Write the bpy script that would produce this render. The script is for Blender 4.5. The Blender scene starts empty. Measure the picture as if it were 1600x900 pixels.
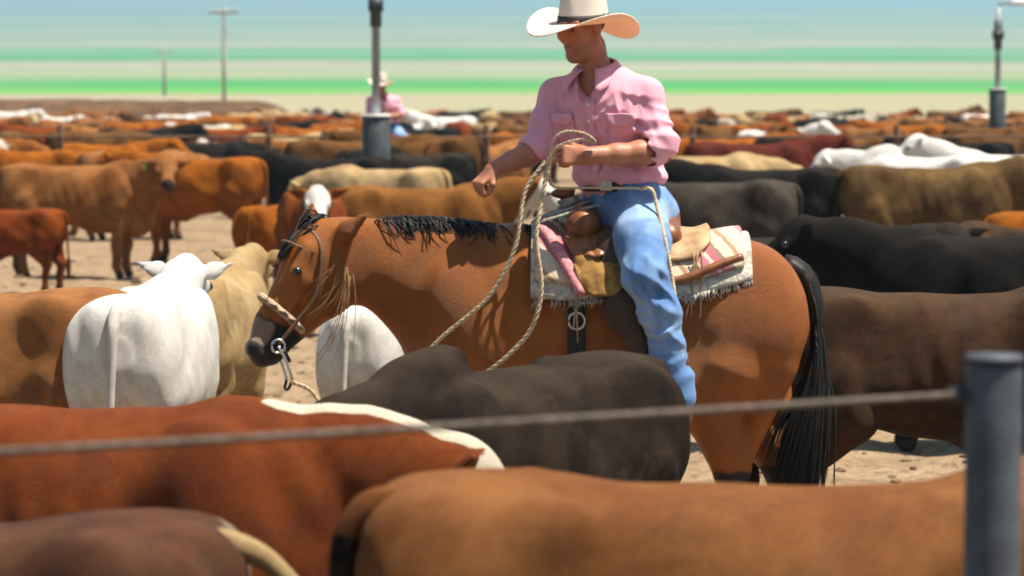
import bpy, math, random
import numpy as np
from mathutils import Vector, Matrix

R = math.radians
random.seed(7)
rng = np.random.default_rng(7)
scene = bpy.context.scene
COL = scene.collection

# ------------------------------------------------------------------ camera, sky, sun, exposure
FPX = 4740.0            # focal length in pixels of the 1600-wide photograph
CAMZ = 2.06
HORIZON = 147.0
cam_data = bpy.data.cameras.new('camera')
cam_data.sensor_width = 36.0
cam_data.lens = 36.0 * FPX / 1600.0
cam_data.clip_start = 0.1
cam_data.clip_end = 30000.0
cam_data.dof.use_dof = True
cam_data.dof.focus_distance = 11.8
cam_data.dof.aperture_fstop = 4.2
cam = bpy.data.objects.new('camera', cam_data)
COL.objects.link(cam)
cam.location = (0, 0, CAMZ)
cam.rotation_euler = (R(90) - math.atan((450 - HORIZON) / FPX), 0, 0)
scene.camera = cam

SUN_EL, SUN_AZ = 69.0, 101.0      # azimuth clockwise from +Y (the view direction)
world = bpy.data.worlds.new('World')
scene.world = world
world.use_nodes = True
wn = world.node_tree
bg = wn.nodes['Background']
skyt = wn.nodes.new('ShaderNodeTexSky')
skyt.sky_type = 'NISHITA'
skyt.sun_disc = False
skyt.sun_elevation = R(SUN_EL)
skyt.sun_rotation = R(SUN_AZ)
skyt.dust_density = 1.5
wn.links.new(skyt.outputs[0], bg.inputs[0])
bg.inputs[1].default_value = 0.05
sun_data = bpy.data.lights.new('sun', 'SUN')
sun_data.energy = 5.0
sun_data.angle = R(0.53)
sun_data.color = (1.0, 0.91, 0.77)
sun = bpy.data.objects.new('sun', sun_data)
COL.objects.link(sun)
sd = Vector((math.sin(R(SUN_AZ)) * math.cos(R(SUN_EL)), math.cos(R(SUN_AZ)) * math.cos(R(SUN_EL)), math.sin(R(SUN_EL))))
sun.rotation_euler = sd.to_track_quat('Z', 'Y').to_euler()
sun.location = (20, -10, 40)

scene.view_settings.view_transform = 'Standard'
scene.view_settings.look = 'None'
scene.view_settings.exposure = 1.1
scene.view_settings.gamma = 1.0
scene.view_settings.use_curve_mapping = False
scene.render.engine = 'CYCLES'
scene.cycles.use_denoising = True
scene.cycles.filter_width = 1.9
scene.cycles.max_bounces = 6
scene.cycles.diffuse_bounces = 3
scene.cycles.glossy_bounces = 2
scene.cycles.transmission_bounces = 4
scene.cycles.volume_bounces = 0
scene.cycles.sample_clamp_indirect = 4.0


def px(u, d):
    """ world x of image column u at distance d """
    return (u - 800.0) / FPX * d


def pz(v, d):
    return CAMZ - (v - HORIZON) * d / FPX


# ------------------------------------------------------------------ small mesh helpers
def new_mesh(name, V, quads=None, tris=None, smooth=True):
    V = np.asarray(V, np.float32)
    me = bpy.data.meshes.new(name)
    q = np.asarray(quads if quads is not None and len(quads) else np.zeros((0, 4)), np.int32)
    t = np.asarray(tris if tris is not None and len(tris) else np.zeros((0, 3)), np.int32)
    me.vertices.add(len(V))
    me.vertices.foreach_set('co', V.ravel())
    loops = np.concatenate([q.ravel(), t.ravel()])
    me.loops.add(len(loops))
    me.loops.foreach_set('vertex_index', loops)
    n = len(q) + len(t)
    me.polygons.add(n)
    starts = np.concatenate([np.arange(len(q)) * 4, len(q) * 4 + np.arange(len(t)) * 3]).astype(np.int32)
    me.polygons.foreach_set('loop_start', starts)
    me.polygons.foreach_set('use_smooth', np.full(n, smooth, bool))
    me.update(calc_edges=True)
    me.validate()
    return me


def set_mask(me, cols):
    a = me.color_attributes.new('mask', 'FLOAT_COLOR', 'POINT')
    c = np.ones((len(me.vertices), 4), np.float32)
    c[:, :cols.shape[1]] = cols
    a.data.foreach_set('color', c.ravel())


def verts_of(me):
    v = np.empty(len(me.vertices) * 3, np.float32)
    me.vertices.foreach_get('co', v)
    return v.reshape(-1, 3)


def link(name, me, mat=None, parent=None, loc=(0, 0, 0)):
    o = bpy.data.objects.new(name, me)
    COL.objects.link(o)
    o.location = loc
    if parent is not None:
        o.parent = parent
    if mat is not None and me is not None:
        if not me.materials:
            me.materials.append(mat)
        else:
            o.material_slots[0].link = 'OBJECT'
            o.material_slots[0].material = mat
    return o


def empty(name, loc=(0, 0, 0), rotz=0.0):
    o = bpy.data.objects.new(name, None)
    COL.objects.link(o)
    o.location = loc
    o.rotation_euler = (0, 0, rotz)
    o.empty_display_size = 0.2
    return o


def tag(o, label, cat, group=None):
    o['label'] = label
    o['category'] = cat
    if group:
        o['group'] = group
    return o


def catmull(P, n):
    P = np.asarray(P, float)
    if len(P) < 3:
        t = np.linspace(0, 1, n)[:, None]
        return P[0] * (1 - t) + P[-1] * t
    Q = np.vstack([2 * P[0] - P[1], P, 2 * P[-1] - P[-2]])
    seg = len(P) - 1
    out = []
    for tt in np.linspace(0, seg, n):
        i = min(int(tt), seg - 1)
        f = tt - i
        a, b, c, d = Q[i], Q[i + 1], Q[i + 2], Q[i + 3]
        out.append(.5 * ((2 * b) + (-a + c) * f + (2 * a - 5 * b + 4 * c - d) * f * f + (-a + 3 * b - 3 * c + d) * f ** 3))
    return np.array(out)


class MB:
    """ collects quads/tris of one part """
    def __init__(s):
        s.v, s.q, s.t, s.n = [], [], [], 0

    def add(s, V, q=(), t=()):
        V = np.asarray(V, float)
        s.v.append(V)
        if len(q):
            s.q.append(np.asarray(q) + s.n)
        if len(t):
            s.t.append(np.asarray(t) + s.n)
        s.n += len(V)

    def tube(s, P, r, seg=8, n=None, flat=None):
        P = np.asarray(P, float)
        r = np.atleast_1d(np.asarray(r, float))
        if n:
            rr = np.interp(np.linspace(0, 1, n), np.linspace(0, 1, len(r)), r)
            P = catmull(P, n)
            r = rr
        elif len(r) != len(P):
            r = np.interp(np.linspace(0, 1, len(P)), np.linspace(0, 1, len(r)), r)
        T = np.gradient(P, axis=0)
        T /= np.linalg.norm(T, axis=1)[:, None] + 1e-9
        ref = np.array([0, 0, 1.]) if abs(T[:, 2]).mean() < .8 else np.array([0, 1., 0])
        A = np.cross(T, ref)
        A /= np.linalg.norm(A, axis=1)[:, None] + 1e-9
        B = np.cross(T, A)
        th = np.arange(seg) / seg * 2 * math.pi
        fa, fb = flat if flat else (1, 1)
        ring = P[:, None] + r[:, None, None] * (np.cos(th)[None, :, None] * A[:, None] * fa + np.sin(th)[None, :, None] * B[:, None] * fb)
        m = len(P)
        V = ring.reshape(-1, 3)
        i = np.arange(m - 1)[:, None] * seg
        j = np.arange(seg)[None]
        k = (j + 1) % seg
        q = np.stack([i + j, i + k, i + seg + k, i + seg + j], -1).reshape(-1, 4)
        base = len(V)
        V = np.vstack([V, P[:1], P[-1:]])
        t0 = np.stack([np.full(seg, base), (np.arange(seg) + 1) % seg, np.arange(seg)], -1)
        e = (m - 1) * seg
        t1 = np.stack([np.full(seg, base + 1), e + np.arange(seg), e + (np.arange(seg) + 1) % seg], -1)
        s.add(V, q, np.vstack([t0, t1]))

    def box(s, c, size, rot=None):
        h = np.asarray(size, float) / 2
        V = np.array([[x, y, z] for x in (-1, 1) for y in (-1, 1) for z in (-1, 1)], float) * h
        if rot is not None:
            V = V @ np.asarray(rot).T
        V = V + np.asarray(c, float)
        s.add(V, [[0, 1, 3, 2], [4, 6, 7, 5], [0, 4, 5, 1], [2, 3, 7, 6], [0, 2, 6, 4], [1, 5, 7, 3]])

    def grid(s, G, closed_u=False):
        G = np.asarray(G, float)
        a, b = G.shape[:2]
        i = np.arange(a if closed_u else a - 1)[:, None]
        j = np.arange(b - 1)[None]
        ip = (i + 1) % a
        q = np.stack([i * b + j, ip * b + j, ip * b + j + 1, i * b + j + 1], -1).reshape(-1, 4)
        s.add(G.reshape(-1, 3), q)

    def mesh(s, name, smooth=True, origin=(0, 0, 0)):
        V = np.vstack(s.v) - np.asarray(origin, float)
        q = np.vstack(s.q) if s.q else None
        t = np.vstack(s.t) if s.t else None
        return new_mesh(name, V, q, t, smooth)


def ball(c, r, seg=14, rings=9, rot=None):
    mb = MB()
    r = np.broadcast_to(np.asarray(r, float), 3)
    ph = np.linspace(0, math.pi, rings)
    th = np.arange(seg) / seg * 2 * math.pi
    G = np.stack([np.cos(th)[:, None] * np.sin(ph)[None], np.sin(th)[:, None] * np.sin(ph)[None], np.repeat(np.cos(ph)[None], seg, 0)], -1) * r
    if rot is not None:
        G = G @ np.asarray(rot).T
    mb.grid(G + np.asarray(c, float), True)
    return mb


# ------------------------------------------------------------------ implicit surfaces: continuous bodies
class Field:
    def __init__(s, lo, hi, res):
        s.lo, s.res = np.asarray(lo, float), res
        s.n = np.ceil((np.asarray(hi, float) - s.lo) / res).astype(int) + 1
        s.ax = [s.lo[i] + res * np.arange(s.n[i]) for i in range(3)]
        s.F = np.full(s.n, .25, np.float32)

    def sub(s, lo, hi):
        a = np.clip(np.floor((np.asarray(lo) - s.lo) / s.res).astype(int), 0, s.n)
        b = np.clip(np.ceil((np.asarray(hi) - s.lo) / s.res).astype(int) + 1, 0, s.n)
        sl = tuple(slice(a[i], b[i]) for i in range(3))
        X = s.ax[0][sl[0]][:, None, None].astype(np.float32)
        Y = s.ax[1][sl[1]][None, :, None].astype(np.float32)
        Z = s.ax[2][sl[2]][None, None, :].astype(np.float32)
        return sl, X, Y, Z

    def put(s, sl, d, k, op):
        a = s.F[sl]
        if a.size == 0:
            return
        if op == 'u':
            h = np.clip(.5 + .5 * (a - d) / k, 0, 1)
            s.F[sl] = a * (1 - h) + d * h - k * h * (1 - h)
        elif op == 's':
            h = np.clip(.5 - .5 * (a + d) / k, 0, 1)
            s.F[sl] = a * (1 - h) - d * h + k * h * (1 - h)
        else:
            s.F[sl] = np.maximum(a, d)

    def cone(s, a, b, ra, rb, k=.04, flat=None, op='u'):
        a, b = np.asarray(a, float), np.asarray(b, float)
        m = max(ra, rb)
        if flat is not None:
            nv = np.asarray(flat[0], float)
            nv /= np.linalg.norm(nv)
            f = flat[1]
            m *= max(1, f)
        pad = m + k + .05
        sl, X, Y, Z = s.sub(np.minimum(a, b) - pad, np.maximum(a, b) + pad)
        qx, qy, qz = X - a[0], Y - a[1], Z - a[2]
        ba = b - a
        g = 1.0
        if flat is not None:
            c = (qx * nv[0] + qy * nv[1] + qz * nv[2]) * (1 / f - 1)
            qx, qy, qz = qx + nv[0] * c, qy + nv[1] * c, qz + nv[2] * c
            ba = ba + nv * (ba @ nv) * (1 / f - 1)
            g = math.sqrt(min(f, 1))
        t = np.clip((qx * ba[0] + qy * ba[1] + qz * ba[2]) / (ba @ ba + 1e-9), 0, 1)
        d = np.sqrt((qx - t * ba[0]) ** 2 + (qy - t * ba[1]) ** 2 + (qz - t * ba[2]) ** 2) - (ra + (rb - ra) * t)
        s.put(sl, d * g, k, op)

    def chain(s, P, r, k=.03, flat=None):
        for i in range(len(P) - 1):
            s.cone(P[i], P[i + 1], r[i], r[i + 1], k, flat)

    def ell(s, c, r, k=.04, rot=None, op='u'):
        c = np.asarray(c, float)
        r = np.broadcast_to(np.asarray(r, float), 3)
        pad = r.max() + k + .05
        sl, X, Y, Z = s.sub(c - pad, c + pad)
        q = [X - c[0], Y - c[1], Z - c[2]]
        if rot is not None:
            M = np.asarray(rot, float)
            q = [q[0] * M[0, i] + q[1] * M[1, i] + q[2] * M[2, i] for i in range(3)]
        k0 = np.sqrt((q[0] / r[0]) ** 2 + (q[1] / r[1]) ** 2 + (q[2] / r[2]) ** 2)
        k1 = np.sqrt((q[0] / r[0] ** 2) ** 2 + (q[1] / r[1] ** 2) ** 2 + (q[2] / r[2] ** 2) ** 2) + 1e-6
        s.put(sl, k0 * (k0 - 1) / k1, k, op)

    def loft(s, st, k=.05, yc=None):
        """ stations (x, ztop, zbot, halfwidth, power, egg) along x """
        T = loft_table(st)
        x0, x1 = T[0, 0], T[-1, 0]
        w = T[:, 3].max()
        sl, X, Y, Z = s.sub((x0 - .1, -w - .25, T[:, 2].min() - .1), (x1 + .1, w + .25, T[:, 1].max() + .1))
        xs = X[:, 0, 0]
        c = [np.interp(xs, T[:, 0], T[:, i]).astype(np.float32)[:, None, None] for i in range(1, 6)]
        zc, hh = (c[0] + c[1]) / 2, (c[0] - c[1]) / 2
        yy = Y if yc is None else Y - np.interp(xs, yc[0], yc[1])[:, None, None]
        zz = (Z - zc) / hh
        hw = c[2] * (1 + c[4] * np.clip(zz, -1.3, 1.3))
        r = (np.abs(yy / hw) ** c[3] + np.abs(zz) ** c[3]) ** (1 / c[3])
        d = (r - 1) * np.minimum(hh, c[2])
        d = np.maximum(d, np.maximum(x0 - X, X - x1))
        s.put(sl, d.astype(np.float32), k, 'u')

    def warp(s, fn):
        X, Y, Z = s.ax[0][:, None, None], s.ax[1][None, :, None], s.ax[2][None, None, :]
        s.F += fn(X, Y, Z).astype(np.float32)

    def mesh(s, name, smooth_iter=1, origin=(0, 0, 0)):
        F = s.F
        S = F < 0
        nx, ny, nz = F.shape
        cnt = sum(S[i:nx - 1 + i, j:ny - 1 + j, k:nz - 1 + k].astype(np.int8) for i in (0, 1) for j in (0, 1) for k in (0, 1))
        act = (cnt > 0) & (cnt < 8)
        idx = np.full(act.shape, -1, np.int32)
        I, J, K = np.nonzero(act)
        idx[I, J, K] = np.arange(len(I))
        corner = {}
        for a in (0, 1):
            for b in (0, 1):
                for c in (0, 1):
                    corner[a, b, c] = F[I + a, J + b, K + c]
        P = np.zeros((len(I), 3))
        N = np.zeros(len(I))
        for ax in range(3):
            o1, o2 = [i for i in range(3) if i != ax]
            for a in (0, 1):
                for b in (0, 1):
                    c0 = [0, 0, 0]
                    c0[o1], c0[o2] = a, b
                    c1 = list(c0)
                    c1[ax] = 1
                    f0, f1 = corner[tuple(c0)], corner[tuple(c1)]
                    m = (f0 < 0) != (f1 < 0)
                    t = np.where(m, f0 / np.where(m, f0 - f1, 1), 0)
                    pt = np.zeros((len(I), 3))
                    pt[:, o1], pt[:, o2], pt[:, ax] = a, b, t
                    P += pt * m[:, None]
                    N += m
        V = (np.stack([I, J, K], 1) + P / N[:, None]) * s.res + s.lo
        Q = []
        for ax in range(3):
            o1, o2 = (ax + 1) % 3, (ax + 2) % 3
            sa = [slice(None)] * 3
            sb = [slice(None)] * 3
            sa[ax], sb[ax] = slice(0, -1), slice(1, None)
            A, B = S[tuple(sa)], S[tuple(sb)]
            E = np.argwhere(A != B)
            inside = A[tuple(E.T)]
            ok = (E[:, o1] > 0) & (E[:, o2] > 0) & (E[:, o1] < act.shape[o1]) & (E[:, o2] < act.shape[o2])
            E, inside = E[ok], inside[ok]
            def at(d1, d2):
                e = E.copy()
                e[:, o1] -= d1
                e[:, o2] -= d2
                return idx[tuple(e.T)]
            q = np.stack([at(1, 1), at(0, 1), at(0, 0), at(1, 0)], 1)
            q[~inside] = q[~inside][:, ::-1]
            Q.append(q)
        Q = np.vstack(Q)
        Q = Q[(Q >= 0).all(1)]
        if smooth_iter:
            e = np.vstack([Q[:, [0, 1]], Q[:, [1, 2]], Q[:, [2, 3]], Q[:, [3, 0]]])
            deg = np.bincount(e.ravel(), minlength=len(V)).astype(float)[:, None]
            for it in range(smooth_iter):
                for lam in (.5, -.45):
                    acc = np.zeros_like(V)
                    for c in range(3):
                        acc[:, c] = np.bincount(e[:, 0], V[e[:, 1], c], len(V)) + np.bincount(e[:, 1], V[e[:, 0], c], len(V))
                    V = V + lam * (acc / np.maximum(deg, 1) - V)
        return new_mesh(name, V - np.asarray(origin, float), Q)


def loft_table(st, n=90):
    st = np.array([list(r) + [2.3, 0.0][len(r) - 4:] if len(r) < 6 else r for r in st], float)
    return catmull(st, n)


def rot_to(fwd, up=(0, 0, 1)):
    """ 3x3 matrix whose columns are forward, left, up """
    f = np.asarray(fwd, float)
    f = f / np.linalg.norm(f)
    l = np.cross(up, f)
    l /= np.linalg.norm(l)
    return np.stack([f, l, np.cross(f, l)], 1)


# ------------------------------------------------------------------ procedural materials
def nodes_of(name):
    m = bpy.data.materials.new(name)
    m.use_nodes = True
    nt = m.node_tree
    b = nt.nodes['Principled BSDF']
    return m, nt, b


def N(nt, typ, **kw):
    n = nt.nodes.new(typ)
    for k, v in kw.items():
        setattr(n, k, v)
    return n


def noise(nt, vec, scale, detail=3.0, rough=.55, dist=0.0):
    n = N(nt, 'ShaderNodeTexNoise')
    n.inputs['Scale'].default_value = scale
    n.inputs['Detail'].default_value = detail
    n.inputs['Roughness'].default_value = rough
    n.inputs['Distortion'].default_value = dist
    if vec is not None:
        nt.links.new(vec, n.inputs['Vector'])
    return n.outputs['Fac']


def ramp(nt, fac, lo, hi):
    n = N(nt, 'ShaderNodeMapRange', interpolation_type='SMOOTHSTEP')
    n.inputs['From Min'].default_value = lo
    n.inputs['From Max'].default_value = hi
    nt.links.new(fac, n.inputs['Value'])
    return n.outputs['Result']


def mix(nt, fac, a, b, mode='MIX'):
    n = N(nt, 'ShaderNodeMix', data_type='RGBA', blend_type=mode)
    for i, x in ((0, fac), (6, a), (7, b)):
        if isinstance(x, (int, float)):
            n.inputs[i].default_value = x
        elif isinstance(x, (tuple, list)):
            n.inputs[i].default_value = (*x[:3], 1)
        else:
            nt.links.new(x, n.inputs[i])
    return n.outputs[2]


def math_(nt, op, a, b=0.0):
    n = N(nt, 'ShaderNodeMath', operation=op)
    for i, x in ((0, a), (1, b)):
        if isinstance(x, (int, float)):
            n.inputs[i].default_value = x
        else:
            nt.links.new(x, n.inputs[i])
    return n.outputs[0]


def bump(nt, b, h, dist, strength=1.0):
    n = N(nt, 'ShaderNodeBump')
    n.inputs['Distance'].default_value = dist
    n.inputs['Strength'].default_value = strength
    nt.links.new(h, n.inputs['Height'])
    nt.links.new(n.outputs[0], b.inputs['Normal'])


def obj_vec(nt, randomise=True, scale=(1, 1, 1)):
    tc = N(nt, 'ShaderNodeTexCoord')
    mp = N(nt, 'ShaderNodeMapping')
    mp.inputs['Scale'].default_value = scale
    nt.links.new(tc.outputs['Object'], mp.inputs['Vector'])
    if randomise:
        oi = N(nt, 'ShaderNodeObjectInfo')
        m = math_(nt, 'MULTIPLY', oi.outputs['Random'], 37.0)
        cb = N(nt, 'ShaderNodeCombineXYZ')
        for i in range(3):
            nt.links.new(m, cb.inputs[i])
        nt.links.new(cb.outputs[0], mp.inputs['Location'])
    return mp.outputs[0]


def mat_plain(name, col, rough=.6, spec=.3, var=.25, scale=30, bumpd=0.0, metal=0.0, stretch=(1, 1, 1), sheen=0.0):
    m, nt, b = nodes_of(name)
    v = obj_vec(nt, True, stretch)
    f = noise(nt, v, scale, 4)
    g = noise(nt, v, scale * .22, 3)
    c = mix(nt, ramp(nt, f, .3, .7), [x * (1 - var) for x in col], [min(1, x * (1 + var)) for x in col])
    c = mix(nt, math_(nt, 'MULTIPLY', ramp(nt, g, .35, .7), .5), c, [x * (1 - var * 1.3) for x in col])
    nt.links.new(c, b.inputs['Base Color'])
    b.inputs['Roughness'].default_value = rough
    b.inputs['Specular IOR Level'].default_value = spec
    b.inputs['Metallic'].default_value = metal
    b.inputs['Sheen Weight'].default_value = sheen
    if bumpd:
        bump(nt, b, f, bumpd)
    return m


def mat_coat(name, base, second=None, white=(.7, .66, .6), points=(.02, .016, .014), face=0.0, pts=0.0, belly=0.0, patch=None,
             patch_amt=.5, crest=0.0, stain=.6, sheen=.0, rough=.8, spec=.07, dusty=.08, top=0.0, grain=.7):
    """ animal coat. mask: R face, G points (lower legs, muzzle), B hoof and nose skin, A crest / underline """
    m, nt, b = nodes_of(name)
    v = obj_vec(nt)
    at = N(nt, 'ShaderNodeAttribute', attribute_name='mask')
    sp = N(nt, 'ShaderNodeSeparateColor')
    nt.links.new(at.outputs['Color'], sp.inputs[0])
    second = second or [x * .62 for x in base]
    big = noise(nt, v, 2.1, 6, .68, .5)
    mid = noise(nt, v, 7.0, 6, .68, .3)
    tcv = obj_vec(nt, True, (1.0, 1.0, 3.2))
    fine = noise(nt, tcv, 150.0, 3, .75)
    c = mix(nt, ramp(nt, big, .36, .66), base, second)
    c = mix(nt, math_(nt, 'MULTIPLY', ramp(nt, mid, .42, .7), .6), c, [x * .72 + .008 for x in second])
    if patch:
        c = mix(nt, ramp(nt, noise(nt, v, 1.7, 2, .5, .8), 1 - patch_amt - .02, 1 - patch_amt + .03), c, patch)
    edge = math_(nt, 'MULTIPLY', math_(nt, 'SUBTRACT', mid, .5), .9)
    def m_of(o, w):
        return math_(nt, 'MULTIPLY', ramp(nt, math_(nt, 'ADD', o, edge), .38, .62), w)
    if pts:
        c = mix(nt, m_of(sp.outputs[1], pts), c, points)
    if face:
        c = mix(nt, m_of(sp.outputs[0], face), c, white)
    if crest:
        c = mix(nt, m_of(at.outputs['Alpha'], crest), c, white)
    c = mix(nt, ramp(nt, sp.outputs[2], .3, .7), c, (.045, .035, .032))
    c = mix(nt, math_(nt, 'MULTIPLY', ramp(nt, fine, .3, .7), grain), c, mix(nt, 1.0, c, (.55, .52, .5), 'MULTIPLY'))
    # caked dung on the quarters and lower sides
    tcs = N(nt, 'ShaderNodeTexCoord')
    sxz = N(nt, 'ShaderNodeSeparateXYZ')
    nt.links.new(tcs.outputs['Object'], sxz.inputs[0])
    low = math_(nt, 'ADD', math_(nt, 'MULTIPLY', sxz.outputs[2], -.16), math_(nt, 'MULTIPLY', sxz.outputs[0], -.05))
    st = ramp(nt, math_(nt, 'ADD', noise(nt, v, 5.0, 9, .72, .6), low), .40, .50)
    c = mix(nt, math_(nt, 'MULTIPLY', st, stain), c, mix(nt, .65, c, (.06, .042, .028)))
    # dried dust on the hide
    dust = math_(nt, 'MULTIPLY', ramp(nt, noise(nt, v, 4.3, 6, .7), .5, .8), dusty)
    c = mix(nt, dust, c, (.24, .15, .085))
    if top:      # fine dust that has settled along the back
        ge = N(nt, 'ShaderNodeNewGeometry')
        sn = N(nt, 'ShaderNodeSeparateXYZ')
        nt.links.new(ge.outputs['Normal'], sn.inputs[0])
        up = math_(nt, 'ADD', sn.outputs[2], math_(nt, 'MULTIPLY', math_(nt, 'SUBTRACT', mid, .5), 1.3))
        c = mix(nt, math_(nt, 'MULTIPLY', ramp(nt, up, .45, 1.1), top), c, (.15, .10, .062))
    nt.links.new(c, b.inputs['Base Color'])
    b.inputs['Roughness'].default_value = rough
    b.inputs['Specular IOR Level'].default_value = spec
    b.inputs['Sheen Weight'].default_value = sheen
    b.inputs['Sheen Roughness'].default_value = .5
    bump(nt, b, math_(nt, 'ADD', math_(nt, 'MULTIPLY', mid, .8), math_(nt, 'MULTIPLY', fine, .5)), .009, 1.0)
    return m
# ------------------------------------------------------------------ cattle (facing +x, back at z = 1.27)
def sm(x, a, b):
    t = np.clip((x - a) / (b - a), 0, 1)
    return t * t * (3 - 2 * t)


COW_BODY = [(-.83, 1.10, .96, .07), (-.80, 1.20, .86, .17), (-.70, 1.268, .77, .25, 2.5), (-.52, 1.285, .70, .28, 2.6),
            (-.28, 1.255, .62, .30, 2.4), (0, 1.25, .575, .335, 2.3), (.25, 1.255, .56, .325, 2.2), (.45, 1.275, .555, .275, 2.2),
            (.62, 1.255, .575, .225, 2.2), (.74, 1.19, .63, .165, 2.1), (.83, 1.06, .74, .07, 2.1)]
CROSS = {}


def make_cow(key, head=(1.12, 0, 1.24), nose=(1.46, 0, 1.02), hump=0.0, dewlap=.06, fat=1.0, stride=0.0, ear_drop=0.0, res=.016, horn=False, neckz=1.02):
    head, nose = np.array(head, float), np.array(nose, float)
    lo = np.minimum((-1.0, -.55, -.03), np.minimum(head, nose) - .35)
    hi = np.maximum((1.0, .55, 1.5), np.maximum(head, nose) + .35)
    lo[2] = -.03
    f = Field(lo, hi, res)
    st = [list(r) for r in COW_BODY]
    for r in st:
        r[3] *= fat
    f.loft(st, .03)
    for s in (-1, 1):
        f.ell((-.47, .222 * s * fat, 1.165), (.10, .05, .085), .09)                   # hook bone
        f.ell((-.735, .115 * s, 1.16), (.075, .05, .075), .08)                              # pin bone
        f.ell((-.60, .20 * s, .95), (.20, .115, .25), .07)                               # thigh
        f.ell((.46, .20 * s, .98), (.15, .10, .27), .07, rot_to((1, 0, .25)))            # shoulder blade
        f.ell((-.30, .36 * s * fat, 1.10), (.16, .06, .15), .15, op='s')
        f.ell((.27, .345 * s * fat, .92), (.06, .05, .22), .09, op='s')                # hollow of the flank
        d = stride * s
        hind = [(-.55, .17 * s, .86), (-.44 + d * .5, .185 * s, .70), (-.66 + d, .15 * s, .47), (-.63 + d, .15 * s, .31), (-.625 + d, .15 * s, .13), (-.585 + d, .15 * s, .035)]
        f.chain(hind, [.17, .115, .068, .05, .047, .052], .035)
        f.cone(hind[2] + np.array([-.03, 0, .02]), hind[0] + np.array([-.12, 0, .0]), .03, .06, .04)
        d = -stride * s * .8
        fore = [(.48, .16 * s, .80), (.50 + d * .4, .155 * s, .58), (.51 + d, .14 * s, .37), (.50 + d, .14 * s, .13), (.535 + d, .14 * s, .035)]
        f.chain(fore, [.13, .085, .06, .044, .052], .035)
        f.ell(np.array(fore[2]) + (.01, 0, .0), (.055, .055, .07), .03)
    # neck, dewlap, hump
    flat = ((-(head[1]) - .0001, head[0] - .5, 0), .62)
    f.cone((.55, 0, neckz), head * .55 + np.array((.62, 0, 1.05)) * .45, .235, .165, .10, flat)
    f.cone(head * .5 + np.array((.62, 0, 1.08)) * .5, head, .17, .105, .08, ((0, 1, 0), .72))
    f.cone((.46, 0, 1.155), head + (0, 0, .02), .095, .07, .10, ((0, 1, 0), .75))
    if dewlap:
        f.cone((.66, 0, .62), head * .75 + np.array((.6, 0, .6)) * .25 + (0, 0, -.12), .10 + dewlap, .05, .08, ((0, 1, 0), .35))
    f.cone((.2, 0, .60), (.72, 0, .66), .10, .13, .10, ((0, 1, 0), .7))
    if hump:
        f.ell((.44, 0, 1.27), (.19, .10, hump), .09, rot_to((1, 0, -.25)))
    # head
    ax = nose - head
    M = rot_to(ax)
    L = np.linalg.norm(ax)
    P = lambda x, y, z: head + M @ np.array((x * L / .41, y, z))
    f.ell(P(.03, 0, .02), (.13, .115, .115), .05, M)
    f.cone(P(.08, 0, .0), P(.33, 0, -.005), .115, .075, .05, (M[:, 1], .82))
    f.ell(P(.36, 0, -.005), (.085, .085, .075), .04, M)
    f.cone(P(.10, 0, -.09), P(.33, 0, -.055), .075, .05, .04, (M[:, 1], .75))
    for s in (-1, 1):
        f.ell(P(.12, .098 * s, .035), (.05, .028, .035), .025, M)
        ed = M @ np.array((-.25, s, .18 - ear_drop))
        e0 = P(-.01, .09 * s, .03)
        f.cone(e0, e0 + ed * .07, .03, .045, .03, (M[:, 0], .5))
        f.cone(e0 + ed * .07, e0 + ed * (.20 + .08 * ear_drop), .055, .018, .02, (M @ np.array((1, .25 * s, .1)), .38))
        f.ell(P(.425, .045 * s, .015), (.018, .016, .02), .02, M, op='s')
        if horn:
            f.cone(P(-.04, .08 * s, .08), P(-.05, .22 * s, .14), .03, .014, .02)
    ph = len(CROSS) * 1.7
    def hide(X, Y, Z):
        a = .0045 * np.sin(9 * X + 5 * np.abs(Y) + ph) * np.sin(11 * Z + 3 * X + ph * 2) + .003 * np.sin(21 * X - 17 * Z + 6 * Y + ph) * np.sin(13 * Z + ph)
        rib = np.exp(-((X - .02) / .30) ** 4) * np.exp(-((Z - .92) / .20) ** 2)
        a = a + .0035 * rib * np.sin(52 * X + 14 * Z)
        fold = np.exp(-((X - .70) / .16) ** 2) * np.exp(-((Z - 1.0) / .3) ** 2)
        a = a + .0055 * fold * np.sin(42 * (X * .9 + .35 * Z) + 2 * np.sin(6 * Z))
        cord = np.exp(-((X + .52) / .12) ** 2) * np.exp(-((Z - .85) / .16) ** 2)
        return a + .006 * cord * np.sin(24 * X - 9 * Z)
    f.warp(hide)
    me = f.mesh('cow_body_' + key, 2)
    V = verts_of(me)
    rel = (V - head) @ M
    along = rel[:, 0] / L
    near_head = (np.linalg.norm(V - (head + ax * .5), axis=1) < .42) & (V[:, 0] > .7)
    face = sm(along, -.1, .12) * near_head
    muzzle = sm(along, .70, .84) * near_head
    legs = sm(-V[:, 2], -.52, -.30)
    hoof = np.maximum(sm(-V[:, 2], -.075, -.06), sm(along, .93, .98) * near_head)
    # crest line from poll to shoulder, underline
    nv = np.empty(len(V) * 3, np.float32)
    me.vertices.foreach_get('normal', nv)
    nv = nv.reshape(-1, 3)
    crest = sm(V[:, 0], .50, .62) * sm(nv[:, 2], .55, .85) * sm(-np.abs(V[:, 1] - head[1] * np.clip((V[:, 0] - .5) / .5, 0, 1)), -.085, -.04) * (V[:, 2] > .9)
    crest = np.maximum(crest, sm(-V[:, 2], -.66, -.58) * sm(V[:, 2], .5, .52) * sm(V[:, 0], .35, .6))
    set_mask(me, np.stack([face, np.maximum(legs, muzzle), hoof, crest], 1))
    # eyes: points for child meshes
    eyes = [P(.13, .112 * s, .04) for s in (-1, 1)]
    ear = [P(-.03, s * .20, .03 + .12 * (.18 - ear_drop)) for s in (-1, 1)]
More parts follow.
